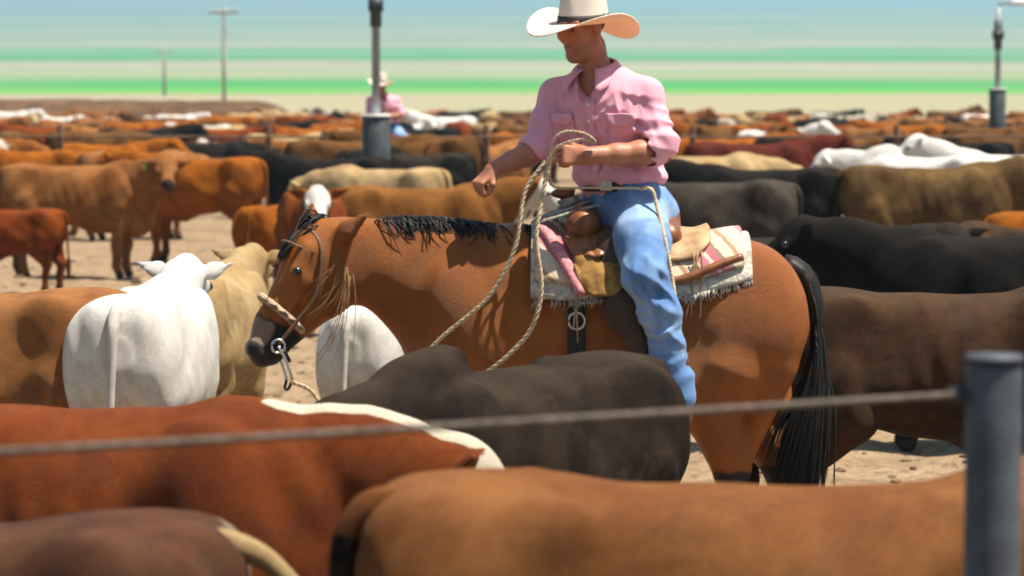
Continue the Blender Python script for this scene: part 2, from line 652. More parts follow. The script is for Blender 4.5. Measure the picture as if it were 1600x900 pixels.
    tail = MB()
    tp = [(-.74, 0, 1.225), (-.80, 0, 1.21), (-.842, .002, 1.14), (-.852, .006, 1.0), (-.86, .012, .80), (-.868, .015, .62), (-.873, .02, .55)]
    tail.tube(tp, [.035, .035, .03, .023, .018, .015, .016], 8, 26)
    rr = np.random.default_rng(3)
    for i in range(46):
        a, r0 = rr.uniform(0, 6.28), rr.uniform(.002, .014)
        c, s_ = math.cos(a), math.sin(a)
        z0 = rr.uniform(.50, .64)
        tail.tube([(-.873 + r0 * c, .018 + r0 * s_, z0), (-.873 + 2.4 * r0 * c, .018 + 2.4 * r0 * s_, z0 - .13), (-.872 + 1.8 * r0 * c, .018 + 1.8 * r0 * s_, z0 - rr.uniform(.2, .3))], [.005, .006, .002], 4, 6)
    tm = tail.mesh('cow_tail_' + key)

    tv = verts_of(tm)
    tmask = np.zeros((len(tv), 4))
    tmask[:, 1] = sm(-tv[:, 2], -1.19, -1.13)
    set_mask(tm, tmask)
    CROSS[key] = dict(body=me, tail=tm, eyes=eyes, ear=ear, M=M)


make_cow('level')
make_cow('low', head=(1.10, .02, 1.02), nose=(1.40, .05, .72), stride=.07)
make_cow('turned', head=(1.02, -.26, 1.22), nose=(1.08, -.62, 1.05), stride=-.05)
make_cow('hump', head=(1.10, 0, 1.20), nose=(1.40, .03, .93), hump=.12, dewlap=.12, ear_drop=.75, stride=.05)
make_cow('reach', head=(1.09, .02, 1.065), nose=(1.36, .12, .78), dewlap=.10, stride=.03, neckz=.95)
make_cow('humplow', head=(1.02, -.03, 1.0), nose=(1.30, -.08, .70), hump=.075, dewlap=.10, stride=.06, ear_drop=.5)
make_cow('high', head=(1.08, .05, 1.36), nose=(1.42, .10, 1.17), fat=1.05, stride=-.04)

eye_mesh = ball((0, 0, 0), .023, 10, 7).mesh('cow_eye')
_t = MB()
_t.box((0, 0, -.045), (.008, .06, .075))
_t.tube([(0, 0, 0), (0, 0, -.02)], [.007, .007], 6)
eartag_mesh = _t.mesh('ear_tag', False)
M_EYE = mat_plain('animal_eye', (.012, .008, .006), .12, .6, .1)

COATS = dict(
    white=mat_coat('coat_white', (0.8026, 0.7849, 0.7436), (0.6838, 0.6543, 0.613), stain=.22, dusty=.08, pts=.25, points=(0.3034, 0.2423, 0.1899), sheen=.0, spec=.15),
    cream=mat_coat('coat_cream', (0.4597, 0.3374, 0.1803), (0.3557, 0.2334, 0.1024), pts=.4, points=(0.1935, 0.1236, 0.0625)),
    tanblack=mat_coat('coat_tan_black_tail', (.255, .108, .036), (.15, .054, .017), pts=1.0, points=(0.009066, 0.00732, 0.00732)),
    tan=mat_coat('coat_tan', (.33, .145, .052), (.235, .088, .026), pts=.4, points=(0.1107, 0.04959, 0.01466), sheen=.0),
    gold=mat_coat('coat_gold', (.30, .13, .042), (.20, .07, .018), pts=.3, points=(0.1582, 0.07088, 0.01849)),
    orange=mat_coat('coat_orange', (0.3372, 0.1058, 0.005378), (0.2343, 0.05963, 0.003), pts=.3, points=(0.09616, 0.03067, 0.008839)),
    rust=mat_coat('coat_rust', (.225, .058, .014), (.135, .03, .008), face=1.0, crest=1.0, white=(0.5633, 0.5022, 0.3974)),
    red=mat_coat('coat_red', (0.2188, 0.04851, 0.003), (0.1546, 0.02799, 0.003), face=.0),
    redface=mat_coat('coat_red_whiteface', (0.2175, 0.06029, 0.007894), (0.1537, 0.03582, 0.005256), face=1.0, crest=.6),
    maroon=mat_coat('coat_maroon', (0.1059, 0.01679, 0.008059), (0.06923, 0.01073, 0.005491)),
    brown=mat_coat('coat_brown', (0.1582, 0.07088, 0.01849), (0.09534, 0.03859, 0.009771), pts=.8, points=(0.02341, 0.01293, 0.007689)),
    brownface=mat_coat('coat_brown_whiteface', (0.2382, 0.09853, 0.01994), (0.1595, 0.05911, 0.01108), face=1.0),
    dusky=mat_coat('coat_dusky', top=0.15, base=(.075, .036, .016), second=(.022, .011, .006), pts=1.0, points=(0.009174, 0.006555, 0.005682), spec=.08, dusty=.10),
    umber=mat_coat('coat_umber', (0.1556, 0.09443, 0.0333), (0.07445, 0.03953, 0.0142), pts=.9, points=(0.02322, 0.01449, 0.009249)),
    black=mat_coat('coat_black', top=0.05, base=(0.01352, 0.01177, 0.0109), second=(0.006753, 0.00588, 0.00588), sheen=.0, spec=.05, dusty=.01),
    greyblack=mat_coat('coat_grey_black', top=0.06, base=(0.02874, 0.0235, 0.02001), second=(0.008248, 0.007375, 0.006501), pts=.6, sheen=.0, spec=.05, dusty=.02),
    dustyblack=mat_coat('coat_dusty_black', top=0.10, base=(.040, .027, .019), second=(.011, .008, .007), pts=.9, points=(0.009066, 0.00732, 0.00732), sheen=.0, spec=.05, dusty=.04),
    grey=mat_coat('coat_grey', top=0.06, base=(0.06447, 0.05138, 0.0409), second=(0.01511, 0.01249, 0.01074), pts=.7, points=(0.02274, 0.01837, 0.01401)),
    pied=mat_coat('coat_pied', (0.4952, 0.4428, 0.3729), (0.3778, 0.3167, 0.2381), patch=(0.03801, 0.02927, 0.02491), patch_amt=.46),
    redpied=mat_coat('coat_red_pied', (0.2716, 0.09693, 0.01834), (0.1933, 0.05354, 0.009879), patch=(0.5248, 0.4724, 0.4025), patch_amt=.44),
    palepatch=mat_coat('coat_dark_pale', (.12, .05, .026), (.055, .024, .014), patch=(0.2285, 0.1761, 0.1237), patch_amt=.42),
)
M_TAG = {'green': mat_plain('tag_green', (.10, .55, .16), .4, .4, .1), 'yellow': mat_plain('tag_yellow', (.75, .6, .08), .4, .4, .1)}


def cow(u, v, d, yaw, key, coat, label, group=None, wide=1.0, tagc=None, tag_side=0, tail_mat=None, detail=True, name='cow', hmax=None, dx=0.0, sc=None):
    """ u: picture column of the body's middle, v: row of the back line, d: distance from the camera """
    h = pz(v, d)
    s = h / 1.27 if sc is None else sc
    root = empty(name, (px(u, d) + dx, d, 0), R(yaw))
    root.scale = (s, s * wide, s)
    c = CROSS[key]
    link('body', c['body'], COATS[coat], root)
    link('tail', c['tail'], tail_mat or COATS[coat], root)
    if detail:
        for e in c['eyes']:
            link('eye', eye_mesh, M_EYE, root, e)
    if tagc:
        o = link('ear_tag', eartag_mesh, M_TAG[tagc], root, c['ear'][tag_side])
        o.rotation_euler = Matrix(c['M']).to_euler()
        o.scale = (1.3, 1.3, 1.3)
    tag(root, label, name, group)
    return root


# ------------------------------------------------------------------ horse (local x = world x - HX, facing -x)
HX, HY = .375, 12.0
HORSE_BODY = [(-.80, 1.14, 1.02, .05), (-.75, 1.28, .91, .13, 2.2), (-.62, 1.42, .84, .195, 2.2), (-.45, 1.49, .79, .235, 2.2),
              (-.30, 1.525, .765, .255, 2.15, -.12), (-.10, 1.475, .75, .28, 2.15, -.08), (.10, 1.455, .745, .295, 2.2), (.30, 1.465, .775, .29, 2.25),
              (.48, 1.485, .85, .275, 2.3), (.60, 1.475, .93, .26, 2.3), (.70, 1.415, .98, .215, 2.2), (.765, 1.31, 1.03, .14, 2.1), (.80, 1.2, 1.1, .05, 2.1)]
HORSE_NECK = [(-1.13, 1.47, 1.38, .045), (-1.05, 1.52, 1.33, .072), (-.92, 1.555, 1.27, .086), (-.80, 1.565, 1.17, .105), (-.64, 1.555, 1.03, .15), (-.48, 1.535, .95, .20), (-.36, 1.515, .95, .17)]
NECK_Y = (np.array([-1.13, -.9, -.6, -.4]), np.array([-.085, -.045, -.01, 0.]))


def make_horse():
    f = Field((-1.62, -.5, -.03), (.98, .5, 1.75), .0135)
    f.loft(HORSE_BODY, .03)
    f.loft(HORSE_NECK, .09, NECK_Y)
    for s in (-1, 1):
        f.ell((.52, .15 * s, 1.15), (.26, .135, .31), .08, rot_to((1, 0, -.35)))          # haunch
        f.ell((.30, .19 * s, .93), (.13, .09, .17), .08)                                   # stifle
        f.ell((-.52, .155 * s, 1.12), (.16, .10, .30), .07, rot_to((1, 0, .45)))           # shoulder
        f.ell((-.66, .11 * s, 1.03), (.12, .09, .13), .07)
        near = s < 0
        hx = .49 if near else .70
        hind = [(.46 if near else .56, .15 * s, .98), (.40 if near else .52, .16 * s, .84), (hx, .13 * s, .56), (hx + .01, .13 * s, .44), (hx - .03, .13 * s, .20), (hx - .09, .13 * s, .09), (hx - .115, .13 * s, .03)]
        f.chain(hind, [.165, .115, .062, .047, .044, .046, .062], .035)
        f.cone((hx + .045, .13 * s, .60), (.66, .13 * s, .98), .026, .08, .05)
        fx = -.50 if near else -.62
        fore = [(-.50, .14 * s, .90), (-.50, .145 * s, .76), (fx, .13 * s, .47), (fx + .005, .13 * s, .40), (fx + .01, .13 * s, .19), (fx - .04, .13 * s, .09), (fx - .06, .13 * s, .03)]
        f.chain(fore, [.12, .085, .056, .046, .042, .045, .06], .03)
    # neck and shoulder muscles
    f.cone((-.55, -.11, 1.16), (-1.0, -.09, 1.45), .09, .05, .08, ((0, 1, 0), .6))
    f.cone((-.72, -.085, 1.06), (-1.02, -.085, 1.36), .05, .035, .05)                      # jugular ridge
    f.cone((-.72, .085, 1.06), (-1.02, .0, 1.36), .05, .035, .05)
    # head
    A, B = np.array((-1.155, -.105, 1.455)), np.array((-1.375, -.175, 1.065))
    M = rot_to(B - A, (-.3, 0, 1))      # columns: down the face, side, forehead-up
    L = np.linalg.norm(B - A)
    P = lambda x, y, z: A + M @ np.array((x, y, z))
    f.ell(P(.04, 0, -.035), (.13, .085, .115), .05, M)
    f.cone(P(.02, 0, .0), P(.34, 0, .0), .088, .058, .05, (M[:, 1], .86))
    f.cone(P(.34, 0, .0), P(.44, 0, -.015), .058, .056, .04, (M[:, 1], .95))
    for s in (-1, 1):
        f.ell(P(.10, .045 * s, -.13), (.125, .038, .105), .05, M)                         # cheek disc
        f.cone(P(.02, .075 * s, .03), P(.16, .062 * s, .02), .03, .022, .03)              # brow / zygoma
        f.cone(P(.13, .068 * s, -.02), P(.30, .05 * s, -.02), .022, .014, .03)            # facial crest
        f.ell(P(.115, .082 * s, .02), (.033, .02, .022), .02, M)                          # eye bulge
        f.ell(P(.455, .042 * s, .012), (.035, .026, .03), .025, M)                        # nostril flare
        f.ell(P(.468, .062 * s, .018), (.016, .014, .021), .014, M, op='s')
    f.cone(P(.18, 0, -.15), P(.38, 0, -.085), .045, .035, .05)                            # lower jaw
    f.ell(P(.43, 0, -.075), (.05, .042, .034), .03, M)                                    # chin
    f.ell(P(.475, 0, -.035), (.036, .05, .034), .03, M)
    for s in (-1, 1):
        f.cone(P(.40, .065 * s, -.048), P(.52, .05 * s, -.052), .012, .012, .012, op="s")     # mouth line
    f.cone(P(-.04, 0, -.08), (-.98, -.06, 1.40), .115, .13, .09, ((0, 1, 0), .62))        # throat to neck
    # ears: near one laid back, far one up
    for e0, e1, fl in (((-1.085, -.155, 1.475), (-.93, -.225, 1.60), (.35, .85, -.1)), ((-1.15, -.06, 1.50), (-1.165, -.045, 1.635), (.8, .6, .1))):
        e0, e1 = np.array(e0), np.array(e1)
        mdl = e0 * .55 + e1 * .45
        f.cone(e0, mdl, .026, .040, .02, (fl, .75))
        f.cone(mdl, e1, .040, .010, .012, (fl, .6))
        f.cone(mdl + (-.014, -.033, .0), e1 * .8 + e0 * .2 + (-.008, -.022, 0), .016, .006, .008, op='s')
    # flank tuck, girth groove, ribs of muscle
    for s in (-1, 1):
        f.ell((.24, .345 * s, 1.14), (.10, .045, .14), .10, op='s')
        f.cone((-.36, .30 * s, .86), (-.42, .285 * s, 1.30), .03, .03, .07, op='s')
    me = f.mesh('horse_body', 2)
    V = verts_of(me)
    rel = (V - A) @ M
    inh = sm(-V[:, 0], 1.0, 1.12)
    muz = sm(rel[:, 0], .25, .40) * inh
    legs = sm(-V[:, 2], -.66, -.50)
    hoof = sm(-V[:, 2], -.085, -.07)
    pale = sm(rel[:, 0], .30, .36) * sm(-rel[:, 0], -.46, -.42) * sm(rel[:, 2], -.05, .0) * inh      # mealy patch behind the nostril
    nose = sm(rel[:, 0], .40, .45) * inh
    set_mask(me, np.stack([pale * .75, np.maximum(legs, muz), np.maximum(hoof, nose * .5), np.zeros(len(V))], 1))
    return me, P, M


horse_mesh, HP, HM = make_horse()
M_BAY = mat_coat('coat_bay', (.36, .118, .017), (.26, .075, .010), white=(.30, .20, .15), points=(.022, .015, .012), face=.8, pts=1.0, stain=.0, dusty=.04, sheen=.0, rough=.42, spec=.24, grain=.3)
M_HAIR = mat_plain('black_horsehair', (.012, .010, .009), .55, .3, .5, 40, 0, stretch=(1, 1, .1))


def strands(spec, seed, seg=4):
    mb = MB()
    for pts, r in spec:
        mb.tube(pts, r, seg, 8)
    return mb


def make_mane():
    rr = np.random.default_rng(11)
    sp = []
    T = loft_table(HORSE_NECK)
    for i in range(1300):
        x = rr.uniform(-1.07, -.27)
        zt = np.interp(x, T[:, 0], T[:, 1]) if x < -.4 else np.interp(x, [-.4, -.27], [1.53, 1.525])
        y0 = np.interp(x, *NECK_Y)
        w = sm(np.array(x), -.62, -.36)
        side = -1 if rr.uniform() < .35 + .55 * w else 1
        ln = rr.uniform(.05, .13) * (1 + .9 * w)
        hwid = np.interp(x, T[:, 0], T[:, 3]) * .62
        lift = rr.uniform(.004, .03)
        p0 = np.array((x, y0 + rr.normal(0, .012), zt - .012))
        p1 = p0 + (rr.normal(.015, .012), side * hwid * .28, lift)
        p2 = p1 + (rr.normal(.025, .02), side * hwid * rr.uniform(.35, .75), -ln * .35)
        p3 = p2 + (rr.normal(.02, .025), side * rr.uniform(.0, .035), -ln * .8)
        sp.append(([p0, p1, p2, p3], [.0035, .004, .0032, .0008]))
    for i in range(110):      # forelock between the ears
        p0 = np.array((-1.13, -.08, 1.545)) + rr.normal(0, .016, 3)
        p1 = p0 + (-.035, rr.normal(-.01, .02), .012)
        p2 = HP(rr.uniform(.03, .07), rr.normal(-.005, .035), .085 + rr.uniform(.0, .02))
        p3 = p2 + HM @ np.array((rr.uniform(.02, .05), rr.normal(0, .015), .0))
        sp.append(([p0, p1, p2, p3], [.0035, .004, .003, .001]))
    return strands(sp, 1)


def make_tail():
    rr = np.random.default_rng(5)
    sp = [([(.70, 0, 1.385), (.765, -.003, 1.36), (.815, -.006, 1.27), (.828, -.01, 1.12), (.825, -.015, .98)], [.045, .045, .04, .034, .012])]
    for i in range(800):
        t0 = rr.uniform(0, 1)
        base = np.array((.785 + .04 * min(1, t0 * 3), rr.normal(0, .02), 1.35 - .36 * t0))
        a = rr.uniform(0, 6.28)
        o = rr.uniform(.2, 1) ** .5
        ox, oy = math.cos(a) * .040 * o, math.sin(a) * .05 * o
        end = rr.uniform(.30, .62)
        sway = rr.normal(0, .014)
        p1 = np.array((.838 + ox * .4, -.012 + oy * .55, 1.14 - .2 * t0))
        p2 = np.array((.815 + ox * 1.2 + sway, -.02 + oy * 1.2, .85))
        p3 = np.array((.775 + ox * 1.5 + sway * 1.8, -.03 + oy * 1.2, (end + .85) * .5))
        p4 = np.array((.745 + ox * 1.2 + sway * 2.6, -.03 + oy * .8, end))
        sp.append(([base, p1, p2, p3, p4], [.0032, .0042, .004, .003, .0008]))
    return strands(sp, 2)


horse = empty('horse', (HX, HY, 0))
link('body', horse_mesh, M_BAY, horse)
link('mane', make_mane().mesh('horse_mane'), M_HAIR, horse)
link('tail', make_tail().mesh('horse_tail'), M_HAIR, horse)
for s in (-1, 1):
    link('eye', ball((0, 0, 0), .021, 12, 8).mesh('horse_eye'), M_EYE, horse, HP(.117, .088 * s, .02))
tag(horse, 'bay horse with black mane and tail carrying the rider in the pink shirt', 'horse')
# ------------------------------------------------------------------ rider (coordinates of the horse)
def nrm(v):
    v = np.asarray(v, float)
    return v / np.linalg.norm(v)


RF, RL = nrm((-.46, -.89, 0)), nrm((.89, -.46, 0))       # where the chest faces, his left
RO = np.array((.06, 0, 1.55))                             # the rider's origin on the saddle
SH_L, SH_R = np.array((.150, -.105, 2.055)), np.array((-.200, .075, 2.055))
EL_L, WR_L = np.array((.205, -.185, 1.835)), np.array((-.085, -.27, 1.822))
EL_R, WR_R = np.array((-.265, -.01, 1.845)), np.array((-.445, -.16, 1.765))
HIP_L, KN_L, AN_L = np.array((.125, -.10, 1.60)), np.array((.135, -.40, 1.36)), np.array((.255, -.385, .95))
HIP_R, KN_R, AN_R = np.array((.02, .12, 1.60)), np.array((-.02, .40, 1.36)), np.array((.12, .39, .95))
HEADC = np.array((-.100, -.065, 2.324))
HEADM = rot_to((-.72, -.64, -.24))


def hd(x, y, z):
    return HEADC + HEADM @ np.array((x, y, z))


def add_hand(f, W, X, Z, thumb, curl=(62, 85, 55), spread=.02, size=1.0):
    """ W wrist, X towards the knuckles, Z back of the hand, thumb = +1/-1 side along Z x X """
    X = nrm(X)
    Z = nrm(np.asarray(Z) - X * (np.asarray(Z) @ X))
    Y = np.cross(Z, X) * thumb
    p = lambda a, b, c: W + size * (X * a + Y * b + Z * c)
    f.cone(p(.0, 0, 0), p(.03, 0, 0), .029, .031, .015, (Z, .72))
    for b in (-.0295, -.010, .010, .0295):
        f.cone(p(.02, b * .8, 0), p(.085, b, .002), .0155, .0135, .012, (Z, .9))
    for i, (b, ln) in enumerate(((.031, .95), (.0105, 1.05), (-.0105, .98), (-.0305, .78))):
        P0 = p(.088, b, .002)
        a = 0
        r = .0092
        for j, seg in enumerate((.042, .026, .022)):
            a += R(curl[j] + (i - 1.5) * 4)
            P1 = P0 + size * seg * ln * (X * math.cos(a) - Z * math.sin(a)) + Y * b * spread
            f.cone(P0, P1, r, r - .0007, .0025)
            r -= .0008
            P0 = P1
    t0, t1 = p(.022, .026, -.006), p(.058, .05, -.022)
    t2 = p(.085, .040, -.040)
    t3 = p(.103, .022, -.046)
    f.cone(t0, t1, .0165, .0125, .012)
    f.cone(t1, t2, .0118, .0105, .006)
    f.cone(t2, t3, .0105, .0085, .005)


def make_rider_body():
    f = Field((-.62, -.44, 1.52), (.32, .24, 2.47), .0044)
    # hidden core that ties the figure together: trunk and legs stay inside the clothes
    f.cone((.07, .01, 1.62), (.03, 0, 1.80), .115, .105, .05, (RF, .7))
    f.cone((.03, 0, 1.80), (-.02, -.01, 2.02), .11, .135, .05, (RF, .65))
    f.cone(SH_L * .8 + SH_R * .2, SH_R * .8 + SH_L * .2, .05, .05, .05)
    # neck
    f.cone((-.035, -.015, 2.09), hd(-.025, 0, -.085), .066, .056, .05)
    f.cone(hd(-.02, .0, -.09), hd(.03, 0, -.09), .05, .03, .03)
    # arms and hands
    for S, E, W, Xd, Zd, th in ((SH_L, EL_L, WR_L, (-1, -.05, .02), (-.05, -.93, .30), -1), (SH_R, EL_R, WR_R, (-.70, -.35, -.62), (-.45, -.3, .8), 1)):
        f.chain([S, S * .5 + E * .5, E], [.056, .052, .041], .03)
        fd = W - E
        f.chain([E, E + fd * .28, E + fd * .6, W], [.041, .046, .039, .028], .025)
        f.cone(E + fd * .8, W + nrm(fd) * .01, .029, .028, .02)
        add_hand(f, W, Xd, Zd, th, (58, 78, 50) if th < 0 else (70, 85, 55))
    # head
    H = HEADM
    f.ell(hd(-.012, 0, .034), (.098, .077, .092), .02, H)
    f.ell(hd(.028, 0, -.035), (.066, .060, .082), .04, H)
    f.cone(hd(.004, .052, -.058), hd(.062, .016, -.102), .024, .021, .03)
    f.cone(hd(.004, -.052, -.058), hd(.062, -.016, -.102), .024, .021, .03)
    f.ell(hd(.072, 0, -.105), (.022, .026, .020), .02, H)
    f.cone(hd(.088, 0, .018), hd(.112, 0, -.024), .0095, .0135, .014)
    f.cone(hd(.098, .013, -.032), hd(.098, -.013, -.032), .0105, .0105, .008)
    for s in (-1, 1):
        f.cone(hd(.087, .012 * s, .032), hd(.070, .052 * s, .028), .0125, .0125, .02)
        f.ell(hd(.064, .043 * s, -.018), (.028, .022, .022), .03, H)
        f.ell(hd(.094, .031 * s, .006), (.014, .018, .0115), .014, H, op='s')
        f.ell(hd(-.004, .082 * s, -.006), (.020, .010, .033), .008, H)
        f.ell(hd(.004, .093 * s, -.002), (.011, .009, .018), .007, H, op='s')
    f.cone(hd(.088, .021, -.059), hd(.088, -.021, -.059), .0065, .0065, .008)
    f.cone(hd(.094, .008, -.0585), hd(.094, -.008, -.0585), .007, .007, .006)
    f.cone(hd(.086, .018, -.073), hd(.086, -.018, -.073), .0075, .0075, .008)
    f.cone(hd(.100, .022, -.066), hd(.100, -.022, -.066), .0022, .0022, .003, op='s')
    me = f.mesh('rider_body', 2, RO)
    V = verts_of(me) + RO
    rel = (V - HEADC) @ HEADM
    lip = (np.abs(rel[:, 2] + .066) < .013) & (np.abs(rel[:, 1]) < .026) & (rel[:, 0] > .082)
    stub = sm(rel[:, 0], .02, .05) * sm(-rel[:, 2], .045, .07) * (rel[:, 2] > -.14)
    set_mask(me, np.stack([lip * 1.0, stub, np.zeros(len(V)), np.zeros(len(V))], 1))
    return me


def mat_skin():
    m, nt, b = nodes_of('skin')
    v = obj_vec(nt, False)
    at = N(nt, 'ShaderNodeAttribute', attribute_name='mask')
    sp = N(nt, 'ShaderNodeSeparateColor')
    nt.links.new(at.outputs['Color'], sp.inputs[0])
    c = mix(nt, ramp(nt, noise(nt, v, 9, 4), .3, .7), (.42, .175, .095), (.34, .125, .065))
    c = mix(nt, math_(nt, 'MULTIPLY', sp.outputs[1], .35), c, (.2, .1, .07))
    c = mix(nt, sp.outputs[0], c, (.33, .10, .075))
    nt.links.new(c, b.inputs['Base Color'])
    b.inputs['Roughness'].default_value = .5
    b.inputs['Subsurface Weight'].default_value = .12
    b.inputs['Subsurface Radius'].default_value = (.012, .005, .003)
    bump(nt, b, noise(nt, v, 140, 2), .002, .6)
    return m


def wrinkle(specs):
    def fn(X, Y, Z):
        tot = 0
        for c, rad, dirv, freq, amp, ph in specs:
            q = (X - c[0], Y - c[1], Z - c[2])
            r2 = (q[0] ** 2 + q[1] ** 2 + q[2] ** 2) / rad ** 2
            w = np.exp(-r2 * 1.6)
            t = q[0] * dirv[0] + q[1] * dirv[1] + q[2] * dirv[2]
            bend = .35 * np.sin(t * freq * .37 + 3.1 * (q[0] - q[1]) * 9 + ph)
            tot = tot + 1.5 * amp * w * (np.abs(np.sin(t * freq * .5 + bend + ph)) - .6)
        return tot
    return fn


def make_shirt():
    f = Field((-.42, -.42, 1.64), (.40, .32, 2.24), .0052)
    f.cone((.055, .0, 1.745), (.03, 0, 1.83), .175, .172, .04, (RF, .72))
    f.cone((.03, 0, 1.83), (-.01, -.012, 1.97), .170, .174, .05, (RF, .66))
    f.cone((-.01, -.012, 1.97), (-.022, -.012, 2.04), .172, .14, .05, (RF, .60))
    c = (SH_L + SH_R) / 2
    f.cone(SH_L, c + (0, 0, .04), .066, .076, .05)
    f.cone(SH_R, c + (0, 0, .04), .060, .076, .05)
    f.cone((-.03, -.01, 2.08), (-.045, -.02, 2.135), .085, .074, .03)
    el = EL_L * 1.0
    f.chain([SH_L, SH_L * .45 + EL_L * .55, EL_L + (-.012, .006, .03)], [.064, .062, .062], .035)
    f.cone(EL_L + (.002, .004, .035), EL_L + (-.032, -.006, .012), .072, .071, .006)          # rolled cuff
    f.chain([SH_R, SH_R * .45 + EL_R * .55, EL_R + (.012, .012, .02)], [.066, .066, .062], .035)
    f.cone(EL_R + (.006, .008, .022), EL_R + (-.028, -.03, .0), .064, .062, .006)
    f.ell((.055, 0, 1.735), (.19, .15, .05), .04, rot_to(RL))
    f.ell((.03, -.03, 2.0) + RF * .10 + RL * -.09, (.08, .05, .09), .08, rot_to(RL))            # chest
    f.ell((-.01, -.01, 1.98) + RF * .08 + RL * .09, (.08, .05, .09), .08, rot_to(RL))
    # neck opening
    f.cone((-.04, -.02, 2.12), (-.05, -.025, 2.22), .066, .072, .012, op='s')
    f.cone(np.array((-.045, -.02, 2.12)) + RF * .06, np.array((-.035, -.02, 2.03)) + RF * .135, .052, .012, .014, op='s')
    # cuff mouth
    d = nrm(WR_L - EL_L)
    f.cone(EL_L + d * .05, EL_L + d * .2, .056, .056, .01, op='s')
    d = nrm(WR_R - EL_R)
    f.cone(EL_R + d * .04, EL_R + d * .2, .050, .05, .01, op='s')
    rw = np.random.default_rng(4)
    extra = []
    for i in range(22):
        cc = np.array((.02, -.01, rw.uniform(1.72, 2.02))) + RF * .13 + RL * rw.uniform(-.17, .19)
        dv = nrm((rw.normal(0, .6), rw.normal(0, .2), rw.normal(0, .8)))
        extra.append((cc, rw.uniform(.06, .11), dv, rw.uniform(90, 170), rw.uniform(.005, .009), rw.uniform(0, 6)))
    f.warp(wrinkle(extra + [
        ((.20, -.15, 1.90), .12, (.2, .1, 1), 120, .012, .3), ((-.25, .03, 1.9), .10, (.2, .2, 1), 130, .009, 1.),
        ((.12, -.12, 1.88), .13, (.75, 0, .65), 95, .010, 2.), ((.0, -.12, 1.80), .20, (.5, .2, .85), 85, .009, .7),
        ((-.10, -.06, 1.82), .14, (-.55, .2, .8), 100, .008, 1.9), ((.12, -.06, 2.02), .10, (.9, -.3, -.3), 90, .008, .4),
        ((.05, -.05, 1.74), .22, (.9, -.4, .15), 75, .008, 2.4), ((-.14, -.02, 2.0), .10, (.8, .2, .5), 100, .007, 1.2),
        ((-.05, -.15, 1.95), .16, (.8, -.3, .45), 60, .006, .1)]))
    return f.mesh('shirt', 1, RO)


def mat_cloth(name, a, b_, scale=260, rough=.85, fade=None, weave=.0012):
    m, nt, b = nodes_of(name)
    v = obj_vec(nt, False)
    n1 = noise(nt, v, 6, 4, .6)
    n2 = noise(nt, v, scale, 2, .6)
    c = mix(nt, ramp(nt, n1, .35, .68), a, b_)
    if fade:
        c = mix(nt, math_(nt, 'MULTIPLY', ramp(nt, noise(nt, v, 3.4, 3, .6, .5), .42, .66), .7), c, fade)
    c = mix(nt, math_(nt, 'MULTIPLY', ramp(nt, n2, .35, .7), .25), c, [x * .7 for x in a])
    nt.links.new(c, b.inputs['Base Color'])
    b.inputs['Roughness'].default_value = rough
    b.inputs['Specular IOR Level'].default_value = .15
    b.inputs['Sheen Weight'].default_value = .12
    bump(nt, b, n2, weave, .7)
    return m


def make_collar():
    mb = MB()
    n, m = 46, 6
    G = np.zeros((n, m, 3))
    c0 = np.array((-.042, -.018, 2.162))
    for i in range(n):
        t = i / (n - 1)
        th = R(20) + t * R(320)
        dr = RF * math.cos(th) + RL * math.sin(th)
        back = (1 - math.cos(th)) / 2
        tip = max(0, 1 - min(t, 1 - t) / .16) ** 1.3
        for j in range(m):
            s = j / (m - 1)
            r = .071 + .034 * s + .004 * math.sin(s * 3.1) + tip * .055 * s
            z = .005 + .028 * back - .02 * (1 - back) - s * (.038 + tip * .035) + .012 * (1 - (2 * s - .6) ** 2)
            side = RL * (1 if th < math.pi else -1) * tip * .012 * s
            G[i, j] = c0 + dr * r * np.array((1, 1, 0)) + (0, 0, z) + side
    mb.grid(G)
    me = mb.mesh('collar', True, RO)
    return me


def make_jeans():
    f = Field((-.22, -.56, .86), (.44, .56, 1.80), .0062)
    f.cone((.075, .02, 1.60), (.06, .0, 1.715), .170, .155, .05, (RF, .76))
    f.ell((.12, .03, 1.585), (.17, .16, .12), .06)
    for h, k, a in ((HIP_L, KN_L, AN_L), (HIP_R, KN_R, AN_R)):
        f.chain([h + (.0, .01 * np.sign(-h[1]), .01), h * .5 + k * .5 + (0, 0, .012), k], [.118, .102, .084], .05)
        f.chain([k, k * .68 + a * .32 + (.018, 0, 0), a + (.0, 0, -.02)], [.084, .077, .064], .035)
        f.cone(a + (.004, 0, .02), a + (.006, 0, -.055), .068, .072, .012)
    for a in (AN_L, AN_R):
        f.cone(a + (.006, 0, -.045), a + (.006, 0, -.2), .058, .062, .006, op='s')
    specs = []
    for k, a, h in ((KN_L, AN_L, HIP_L), (KN_R, AN_R, HIP_R)):
        mid = k * .5 + a * .5
        specs += [(k * .5 + h * .5 + (0, -.05, 0), .15, (.75, .1, -.6), 62, .010, .5), (k + (0, -.03, -.05), .13, (.55, 0, .85), 95, .013, 1.1),
                  (mid, .16, (.4, 0, .9), 70, .009, .2), (a + (0, 0, .06), .12, (-.35, 0, .95), 90, .007, 2.1), (h + (-.02, -.06, 0), .12, (.6, -.2, .7), 90, .010, 1.6)]
    rw = np.random.default_rng(8)
    for k, a, h in ((KN_L, AN_L, HIP_L),):
        for i in range(16):
            t = rw.uniform(0, 1)
            c = (h * (1 - t) + k * t) if i < 6 else (k * (1 - t) + a * t)
            specs.append((c + (rw.uniform(-.07, .07), -.05, 0), rw.uniform(.05, .10), nrm((rw.normal(0, .55), 0, rw.normal(0, .8))), rw.uniform(90, 160), rw.uniform(.005, .009), rw.uniform(0, 6)))
    f.warp(wrinkle(specs))
    return f.mesh('jeans', 1, RO)


